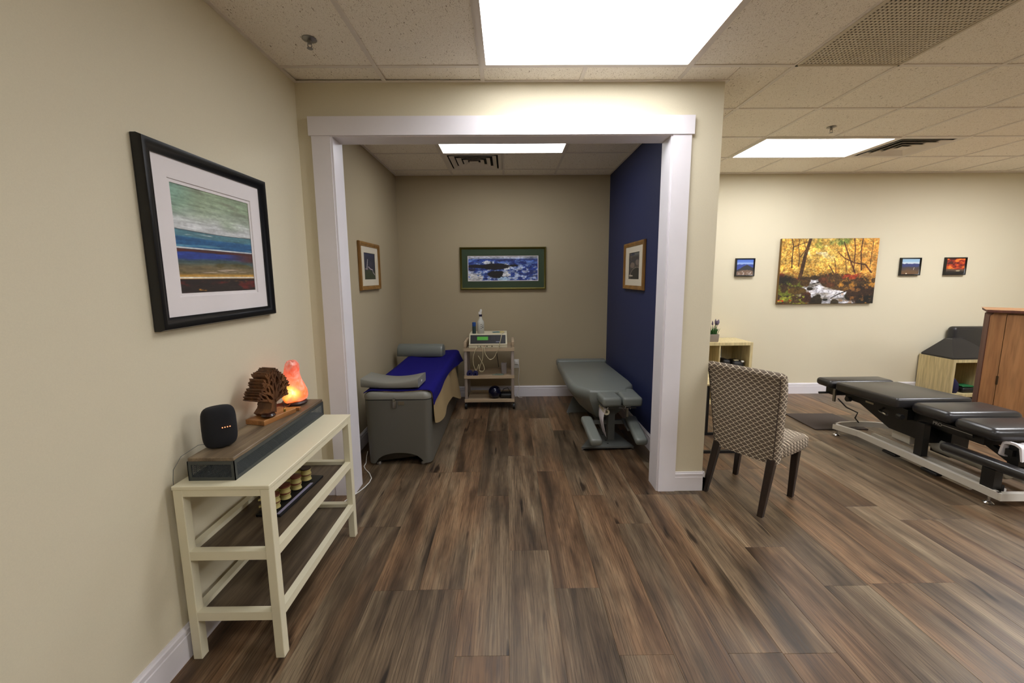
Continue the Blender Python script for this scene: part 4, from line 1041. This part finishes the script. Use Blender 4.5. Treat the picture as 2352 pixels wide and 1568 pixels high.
for x, rz_ in ((.700, .02), (1.085, -.07)):
    ar = MB().rbox((x, 3.27, .222), (.098, .42, .062), .024, 4, RZ(rz_)@RX(.14)).build('arm_cushion', M_vinyl, t, 50, world=True)
    MB().obox((x+(.03 if x < .9 else -.03), 3.45, .20), (.03, .20, .02), RX(.14)).build('arm_bracket', M_greym, ar, world=True)
# paper roll and its loose end
pr_ = MB().lathe([(.011, -.10), (.026, -.10), (.026, .10), (.011, .10), (.011, -.10)], (.838, 3.40, .368), 22, RX(PI/2)).build('paper_roll', mat('paper_core', (196, 184, 156), .8), t, 40, world=True)
def sheet_f(u_, v_):
    s_ = v_
    a_ = PI*.5*min(1, s_*2.2)
    x = .838-.028*math.sin(a_)-.004+.05*max(0, s_-.45)**1.2; z = .368+.028*math.cos(a_)-.0-.235*max(0, s_-.12)
    y = 3.295+.20*u_*(1-.35*s_)-.03*s_
    return (x, y, z)
MB().sheet(sheet_f, 8, 18, .0012).build('paper_strip', mat('white_paper', (214, 206, 208), .8), t, 50, world=True)
hk = MB().tube([(.83, 3.31, .362), (.835, 3.30, .385), (.85, 3.30, .41)], .004, 8).build('roll_hook', M_chrome, t, 50, world=True)
MB().tube([(.95, 3.33, .395), (1.10, 3.33, .397)], .005, 8).build('lever_bar', M_steel, t, 50, world=True)
lv = MB().box(1.012, 1.030, 3.315, 3.327, .32, .40).build('lever', M_chrome, t, world=True)
MB().tube([(1.002, 3.32, .385), (1.002, 3.32, .412), (1.048, 3.32, .412), (1.048, 3.32, .385)], .0035, 8).build('lever_loop', M_chrome, lv, 50, world=True)
MB().box(1.158, 1.164, 3.70, 3.74, .475, .505).build('side_clip', M_chrome, t, world=True)

# ================================================================== PARSONS CHAIR
t = thing('parsons_chair', 'upholstered dining chair in taupe and cream trellis fabric with dark legs', 'chair', (1.528, 2.520, 0), math.radians(-58))
def back_y(z): return .045-.075*((z-.33)/.64)-.035*max(0, (z-.80)/.17)**2
rings = []
zs = [.325+.0, .33, .345, .42, .52, .62, .72, .80, .86, .890, .910, .922, .932, .936]
for k, z in enumerate(zs):
    hw = .205+.040*min(1, (z-.33)/.60); th = .088 if z < .80 else .088-.02*min(1, (z-.8)/.16)
    yb = back_y(z); e = .016
    if k == 0: hw -= .016; yb += .012; th -= .024
    if z > .915: q = (z-.915)/.021; hw -= .012*q*q; yb += .016*q*q; th -= .030*q*q
    rings.append([(-hw+e, yb, z), (0, yb-.004, z), (hw-e, yb, z), (hw, yb+e, z), (hw, yb+th-e, z), (hw-e, yb+th, z), (0, yb+th+.006, z), (-hw+e, yb+th, z), (-hw, yb+th-e, z), (-hw, yb+e, z)])
bk = MB().loft(rings).build('backrest', M_fabB, t, 60)
for s_ in (-1, 1):
    MB().tube([(s_*(.190+.040*min(1, (z-.33)/.60)), back_y(z)-.0005, z) for z in zs[2:11]], .0024, 6).build('seam_piping', mat('seam_thread', (70, 58, 50), .9), bk, 60)
rings = []
for y_, hw, z0, z1 in ((.07, .200, .355, .448), (.15, .212, .347, .458), (.30, .220, .345, .464), (.41, .224, .347, .458), (.455, .222, .353, .446), (.470, .214, .367, .430)):
    e = .018
    rings.append([(-hw+e, y_, z0), (hw-e, y_, z0), (hw, y_, z0+e), (hw, y_, z1-e), (hw-e, y_, z1), (0, y_, z1+.006), (-hw+e, y_, z1), (-hw, y_, z1-e), (-hw, y_, z0+e)])
MB().loft(rings).build('seat', M_fabS, t, 60)
def leg(p0, p1, w0, w1):
    a, b = Vector(p0), Vector(p1)
    rings = []
    for q, w_ in ((a, w0), (a+(b-a)*.5, (w0+w1)/2), (b, w1)): rings.append([(q.x+dx*w_, q.y+dy*w_, q.z) for dx, dy in ((-1, -.8), (-.8, -1), (.8, -1), (1, -.8), (1, .8), (.8, 1), (-.8, 1), (-1, .8))])
    MB().loft(rings).build('leg', M_espresso, t, 40)
for s_ in (-1, 1):
    leg((s_*.187-.012, -.027, 0), (s_*.178, .065, .362), .016, .024)
    leg((s_*.190-.022, .395, 0), (s_*.185-.012, .415, .362), .016, .023)

# ================================================================== LOW TABLE behind the partition
t = thing('side_table', 'pale topped low table on crossed black legs behind the patterned chair', 'table', (1.72, 3.48, 0))
MB().rbox((1.735, 3.48, .612), (.60, .45, .016), .003, 1).build('tabletop', M_birch, t, world=True)
MB().box(1.46, 2.01, 3.275, 3.295, .585, .604).build('top_rail', M_blackm, t, world=True)
MB().box(1.46, 2.01, 3.665, 3.685, .585, .604).build('top_rail', M_blackm, t, world=True)
for x in (1.46, 1.99):
    for a_, b_ in (((x, 3.28, .585), (x, 3.68, .02)), ((x+.018, 3.68, .585), (x+.018, 3.28, .02))):
        a_, b_ = Vector(a_), Vector(b_); d = b_-a_
        MB().obox((a_+b_)/2, (.018, .024, d.length), Vector((0, 0, 1)).rotation_difference(d.normalized()).to_matrix()).build('cross_leg', M_blackm, t, world=True)
for y in (3.27, 3.67): MB().box(1.45, 2.02, y, y+.022, 0, .022).build('foot_bar', M_blackm, t, world=True)
MB().box(1.885, 1.905, 3.66, 3.68, .022, .60).build('rear_post', M_blackm, t, world=True)

# ================================================================== CUBE SHELF by the back wall
def cube_unit(name, label, x0_, x1_, y0_, y1_, top, cols, rows, th=.034, foot=0):
    t = thing(name, label, 'shelf', ((x0_+x1_)/2, (y0_+y1_)/2, 0))
    MB().box(x0_, x1_, y0_, y1_, top-th, top).build('top_panel', M_birch, t, world=True)
    MB().box(x0_, x1_, y0_, y1_, foot, foot+th).build('bottom_panel', M_birch, t, world=True)
    for x in (x0_, x1_-th): MB().box(x, x+th, y0_+.0005, y1_, foot+th, top-th).build('side_panel', M_birch, t, world=True)
    for k in range(1, cols): x = x0_+(x1_-x0_)*k/cols; MB().box(x-.008, x+.008, y0_+.004, y1_, foot+th, top-th).build('divider', M_birch, t, world=True)
    for k in range(1, rows): z = foot+(top-foot)*k/rows; MB().box(x0_+th, x1_-th, y0_+.006, y1_, z-.008, z+.008).build('shelf_board', M_birch, t, world=True)
    MB().box(x0_+.01, x1_-.01, y1_-.004, y1_, foot+.01, top-.01).build('back_panel', M_birch, t, world=True)
    return t
cube_unit('cube_shelf', 'pale birch cube shelf behind the patterned chair', 2.10, 2.872, 4.60, 4.982, .742, 2, 2)
t = thing('stone_planter', 'grey stone planter of lavender on the pale cube shelf', 'potted plant', (2.42, 4.70, .742))
M_stone = mat('grey_stone', (134, 122, 110), .9, bump=(60, .5, .003))
rings = [[(x*k, y*k, z) for x, y in rrect(-.075, .075, -.05, .05, .008, 3, 2)] for z, k in ((0, .90), (.01, .94), (.085, 1.0), (.092, .97), (.092, .85), (.07, .83))]
MB().loft(rings).build('planter', M_stone, t, 40)
MB().loft([[(x*.84, y*.84, z) for x, y in rrect(-.075, .075, -.05, .05, .008, 3, 2)] for z in (.06, .075)]).build('soil', mat('dark_moss', (44, 44, 26), .95), t)
M_stem = mat('leaf_green', (44, 92, 36), .6); M_lav = mat('lavender_grey', (104, 94, 112), .9)
rr = random.Random(5)
for k in range(64):
    x, y = rr.uniform(-.062, .062), rr.uniform(-.036, .036); h_ = rr.uniform(.06, .125); lx = x*.35+rr.uniform(-.02, .02)
    MB().tube([(x, y, .07), (x+lx*.4, y, .07+h_*.6), (x+lx, y+rr.uniform(-.01, .01), .07+h_)], [.004, .0035, .0008], 4).build('leaf', M_stem, t)
for k in range(9):
    x, y = rr.uniform(-.05, .05), rr.uniform(-.02, .02); h_ = rr.uniform(.13, .165); lx = x*.5+rr.uniform(-.02, .025)
    st_ = MB().tube([(x, y, .08), (x+lx*.5, y, .08+h_*.6), (x+lx, y, .08+h_)], .0016, 4).build('flower_stem', M_stem, t)
    MB().lathe([(0, 0), (.008, .004), (.0105, .018), (.008, .036), (.001, .055)], (x+lx, y, .08+h_-.02), 7).build('flower_head', M_lav, st_, 60)
t = thing('foam_block', 'black rounded block standing in the right cube of the birch shelf', 'block', (2.60, 4.73, .379))
MB().rbox((0, 0, .075), (.10, .16, .15), .03, 3, RY(.12)).build('block_body', M_blackp, t, 50)
t = thing('black_bag', 'black bag with pale clip in the right cube of the birch shelf', 'bag', (2.745, 4.73, .379))
MB().rbox((0, 0, .068), (.15, .18, .136), .045, 4).build('bag_body', M_blackp, t, 60)
MB().rbox((.045, -.075, .125), (.034, .03, .022), .008, 2).build('bag_clip', M_whitep, t, 40)
MB().rbox((-.02, -.05, .137), (.055, .03, .012), .004, 2).build('bag_patch', M_lead, t, 40)
o = tag(MB().rbox((0, 0, .115), (.15, .012, .23), .003, 1).build('white_folder', M_whitep), 'pale folder leaning in the right cube of the birch shelf', 'folder'); o.location = (2.605, 4.93, .379)
o = tag(MB().rbox((0, 0, .006), (.52, .46, .012), .005, 2).build('floor_mat', M_rubber, None, 40), 'dark brown floor mat at the far end of the black table', 'mat'); o.location = (3.295, 3.985, 0); o.rotation_euler.z = -.03
o = tag(MB().tube([(2.86, 4.36, .008), (2.96, 4.32, .008), (3.02, 4.30, .008)], .007, 6).build('black_strap', M_blackp), 'short black strap on the floor beside the brown mat', 'strap')

# ================================================================== BLACK DROP TABLE
t = thing('drop_table', 'black padded chiropractic drop table on a white steel base', 'treatment table', (3.45, 3.0, 0))
B = lambda mb, nm, M, par=None, sm_=None: mb.build(nm, M, par or t, sm_, world=True)
# cushions
def pad(nm, cx, cy, cz, wx, wy, th, r, tilt=0, taper=0):
    mb = MB().rbox((0, 0, 0), (wx, wy, th), r, 4)
    vs = []
    for p in mb.v:
        k = 1+taper*(p[1]/wy); vs.append((p[0]*k, p[1], p[2]))
    mb.v = vs; R = RX(tilt); mb.v = [tuple(Vector((cx, cy, cz))+R@Vector(p)) for p in mb.v]
    return B(mb, nm, M_blackv, None, 60)
pad('foot_cushion', 3.43, 3.83, .466, .64, .19, .075, .032)
pad('pelvic_cushion', 3.435, 3.395, .476, .61, .63, .082, .022, -.045, -.03)
pad('lumbar_cushion', 3.50, 2.925, .468, .57, .29, .092, .040, -.01)
pad('chest_cushion', 3.53, 2.64, .448, .60, .27, .092, .045, .0)
pad('head_cushion', 3.72, 2.42, .42, .30, .15, .08, .035)
# upper chassis
B(MB().box(3.24, 3.62, 3.10, 3.70, .345, .43), 'chassis', M_blackm)
B(MB().box(3.30, 3.60, 2.62, 3.12, .34, .42), 'chassis', M_blackm)
B(MB().prism([(3.66, .345), (3.05, .345), (2.98, .20), (3.30, .20)], 'x', 3.30, 3.54), 'drive_housing', M_blackm)
ft = B(MB().box(3.16, 3.30, 3.74, 3.84, .36, .432), 'foot_bracket', M_blackm)
B(MB().box(3.135, 3.15, 3.70, 3.725, .31, .43), 'side_lever', M_steel)
B(MB().tube([(3.06, 3.80, .372), (3.20, 3.80, .372)], .011, 8), 'foot_pull', M_blackm, None, 40)
hd = B(MB().tube([(3.235, 3.30, .38), (3.16, 3.26, .372), (3.13, 3.16, .37)], .010, 8), 'release_handle', M_chrome, None, 40)
B(MB().lathe([(0, -.02), (.02, -.02), (.022, 0), (.02, .02), (0, .02)], (3.16, 3.08, .385), 12, RX(PI/2)), 'release_knob', M_blackp, None, 40)
B(MB().lathe([(0, -.016), (.024, -.016), (.024, .016), (0, .016)], (3.20, 3.62, .36), 14, RY(PI/2)), 'height_knob', M_blackp, None, 40)
B(MB().tube([(3.17, 3.70, .34), (3.19, 3.62, .28), (3.24, 3.55, .25), (3.22, 3.55, .20), (3.25, 3.54, .16)], .006, 6), 'hose', M_blackp, None, 60)
B(MB().box(3.236, 3.24, 3.40, 3.48, .375, .39), 'rating_plate', mat('pale_plate', (160, 152, 130), .5))
# columns
B(MB().box(3.225, 3.275, 2.945, 3.005, .105, .37), 'support_post', M_blackm)
B(MB().box(3.42, 3.56, 2.92, 3.06, .105, .36), 'support_post', M_blackm)
B(MB().box(3.20, 3.255, 2.455, 2.53, .105, .235), 'arm_post', M_blackm)
B(MB().box(3.265, 3.285, 2.46, 2.49, .07, .13), 'arm_stop', M_blackm)
# white base frame
def beam(nm, pts, w_, z0, z1, M=M_whitem):
    rings = []
    for i in range(len(pts)):
        p = Vector(pts[i]); d = (Vector(pts[min(i+1, len(pts)-1)])-Vector(pts[max(i-1, 0)])).normalized(); n_ = Vector((-d.y, d.x))*w_/2
        rings.append([(p.x-n_.x, p.y-n_.y, z0), (p.x+n_.x, p.y+n_.y, z0), (p.x+n_.x, p.y+n_.y, z1), (p.x-n_.x, p.y-n_.y, z1)])
    return B(MB().loft(rings), nm, M)
beam('base_rail', [(3.125, 3.665), (3.20, 3.47), (3.205, 2.415)], .032, .055, .105)
beam('base_rail', [(3.70, 3.60), (3.66, 3.47), (3.655, 2.415)], .032, .055, .105)
beam('cross_member', [(3.115, 3.65), (3.22, 3.70), (3.38, 3.715), (3.54, 3.69), (3.70, 3.60)], .02, .055, .105)
beam('cross_member', [(3.19, 2.415), (3.68, 2.405)], .032, .055, .105)
beam('inner_rail', [(3.30, 3.44), (3.30, 2.47)], .028, .07, .10)
beam('inner_rail', [(3.56, 3.30), (3.56, 2.47)], .028, .085, .115)
beam('sub_rail', [(3.235, 3.20), (3.235, 2.60)], .02, .022, .045)
for y_ in (3.16, 2.84): B(MB().rbox((3.215, y_, .035), (.07, .12, .022), .008, 2), 'foot_pedal', M_blackp, None, 40)
B(MB().lathe([(0, -.24), (.045, -.24), (.056, -.225), (.056, .225), (.045, .24), (0, .24)], (3.44, 2.80, .165), 22, RX(PI/2)), 'air_tank', mat('grey_tank', (190, 188, 178), .35), None, 40)
B(MB().rbox((3.45, 3.25, .15), (.18, .16, .09), .006, 2), 'compressor_box', M_whitem)
for x, y in ((3.135, 3.635), (3.205, 2.47), (3.655, 2.47), (3.68, 3.55)):
    lf_ = B(MB().lathe([(0, 0), (.026, 0), (.028, .006), (.02, .012), (.008, .018), (.008, .056), (0, .056)], (x, y, 0), 16), 'levelling_foot', M_chrome, None, 40)
# head end: strut, arm cushion, towel bar
B(MB().obox((3.40, 2.64, .32), (.04, .46, .035), RX(.42)), 'head_strut', M_blackm)
B(MB().box(3.30, 3.62, 2.46, 2.50, .33, .372), 'towel_bar', M_blackm)
B(MB().box(3.325, 3.365, 2.44, 2.50, .27, .40), 'head_post', M_blackm)
ac = MB().rbox((0, 0, 0), (.085, .58, .062), .026, 4); R_ = RX(-.02)
ac.v = [tuple(Vector((3.235, 2.52, .262))+R_@Vector(p)) for p in ac.v]; B(ac, 'arm_cushion', M_blackv, None, 60)
B(MB().tube([(3.30, 2.86, .20), (3.42, 2.90, .21)], .012, 8), 'arm_linkage', M_blackm, None, 40)
kb = B(MB().tube([(3.74, 2.55, .50), (3.80, 2.56, .54)], .008, 8), 'side_handle', M_blackm, None, 40)
B(MB().lathe([(0, -.02), (.016, -.012), (.018, 0), (.014, .014), (0, .02)], (3.81, 2.562, .552), 12), 'handle_grip', M_blackp, kb, 40)
bmk = B(MB().box(3.262, 3.28, 2.66, 2.94, .375, .415), 'name_beam', M_blackm)
M_pale = mat('pale_lettering', (150, 146, 140), .5)
text_mesh('PRO', .034, 'beam_lettering', M_pale, bmk, (3.2612-3.45, 2.925-3.0, .382), Matrix(((0, 0, -1), (-1, 0, 0), (0, 1, 0))))
B(MB().box(3.2600, 3.262, 2.66, 2.86, .394, .398), 'beam_stripe', M_pale, bmk)
# towel over the head bar
def tw_f(u_, v_):
    a_ = (v_-.5)*2; s_ = abs(a_)
    y = 2.47+(-1 if a_ < 0 else 1)*(.040*min(1, s_*4)+.02*s_); z = .392-.10*max(0, s_-.12)+.012*math.sin(u_*14+v_*3)
    return (3.30+.34*u_, y-.012*math.sin(u_*9)*s_, z+.014*math.sin(u_*5+1))
tag(MB().sheet(tw_f, 26, 24, .016).build('hand_towel', M_towel, None, 60), 'crumpled white towel draped over the head bar of the black table', 'towel')

# ================================================================== BIRCH CABINET with wedge cushions
cube_unit('birch_cabinet', 'low pale birch cabinet under the black wedge cushions', 5.262, 6.03, 4.585, 4.985, .512, 2, 1, foot=.06)
for o in [x for x in bpy.data.objects if x.name.startswith('birch_cabinet')]: MB().box(5.28, 6.01, 4.62, 4.97, 0, .062).build('plinth', M_blackm, o, world=True)
t = thing('wedge_cushion', 'black vinyl wedge cushion lying on the birch cabinet', 'cushion', (5.52, 4.785, .512))
rings = []
for z, a0, a1, b0, b1 in ((0, -.25, .29, -.188, .185), (.02, -.252, .292, -.19, .187), (.215, -.12, .05, -.03, .06), (.228, -.10, .03, -.015, .045)):
    rings.append([(a0, b0, z), (a1, b0, z), (a1, b1, z), (a0, b1, z)])
MB().loft(rings).build('wedge_body', M_blackv, t, 20)
t = thing('upright_cushion', 'black rounded cushion standing against wall behind the wedge', 'cushion', (5.80, 4.93, .512))
MB().rbox((0, 0, .178), (.48, .10, .356), .04, 4).build('cushion_body', M_blackv, t, 50)
t = thing('dark_blue_bundle', 'dark blue cloth bundle inside the low birch cabinet', 'bundle', (5.38, 4.70, .094))
rings = []
for z, k in ((0, .8), (.05, 1), (.11, .9), (.16, .55), (.19, .2)):
    rings.append([(.08*k*math.cos(a)*(1+.15*math.sin(3*a+z*20)), .09*k*math.sin(a), z) for a in [2*PI*i/14 for i in range(14)]])
MB().loft(rings).build('bundle_cloth', mat('indigo_cloth', (26, 22, 60), .9), t, 60)
t = thing('green_block', 'black and green foam block inside the low birch cabinet', 'block', (5.56, 4.70, .094))
MB().rbox((0, 0, .03), (.16, .14, .06), .02, 3).build('block_base', M_blackp, t, 50)
MB().rbox((.02, .02, .072), (.16, .12, .016), .004, 2).build('block_top', mat('green_foam', (30, 110, 60), .7), t)

# ================================================================== HONEY WOOD CABINET at the right edge
t = thing('wood_counter', 'tall honey wood counter with dark cherry edges at right', 'counter', (4.47, 3.655, 0), math.radians(-46))
M_ch = M_cherry
prof = [(.0, 0), (.40, 0), (.40, 1.165), (.0+.03, 1.165), (0, 1.135)]
MB().box(.0, .03, .0, .40, .0, 1.135).build('end_panel', M_mahog, t)
MB().prism([(0, 1.135), (.03, 1.165), (.03, 1.135)], 'y', 0, .40).build('end_cap', M_mahog, t)
MB().box(.03, .95, .012, .40, .06, 1.165).build('carcass', M_ch, t)
MB().prism([(.006, .03), (.10, .03), (.10, 1.165), (.03, 1.165), (.006, 1.135)], 'y', -.004, .012).build('stile', M_ch, t)
dr = MB().box(.104, .60, -.006, .012, .07, 1.15).build('door', M_ch, t)
MB().box(.604, .95, -.006, .012, .07, 1.15).build('door', M_ch, t)
MB().tube([(.102, -.008, .50), (.102, -.008, .58)], .007, 8).build('hinge', mat('bronze_hinge', (70, 54, 36), .4, .6), dr)
MB().box(.03, .95, .02, .38, 0, .06).build('plinth', M_blackm, t)
MB().rbox((.495, .19, 1.1775), (1.03, .46, .025), .003, 1).build('countertop', M_mahog, t)
MB().box(-.028, 1.008, -.038, .418, 1.190, 1.1915).build('top_veneer', M_ch, t)
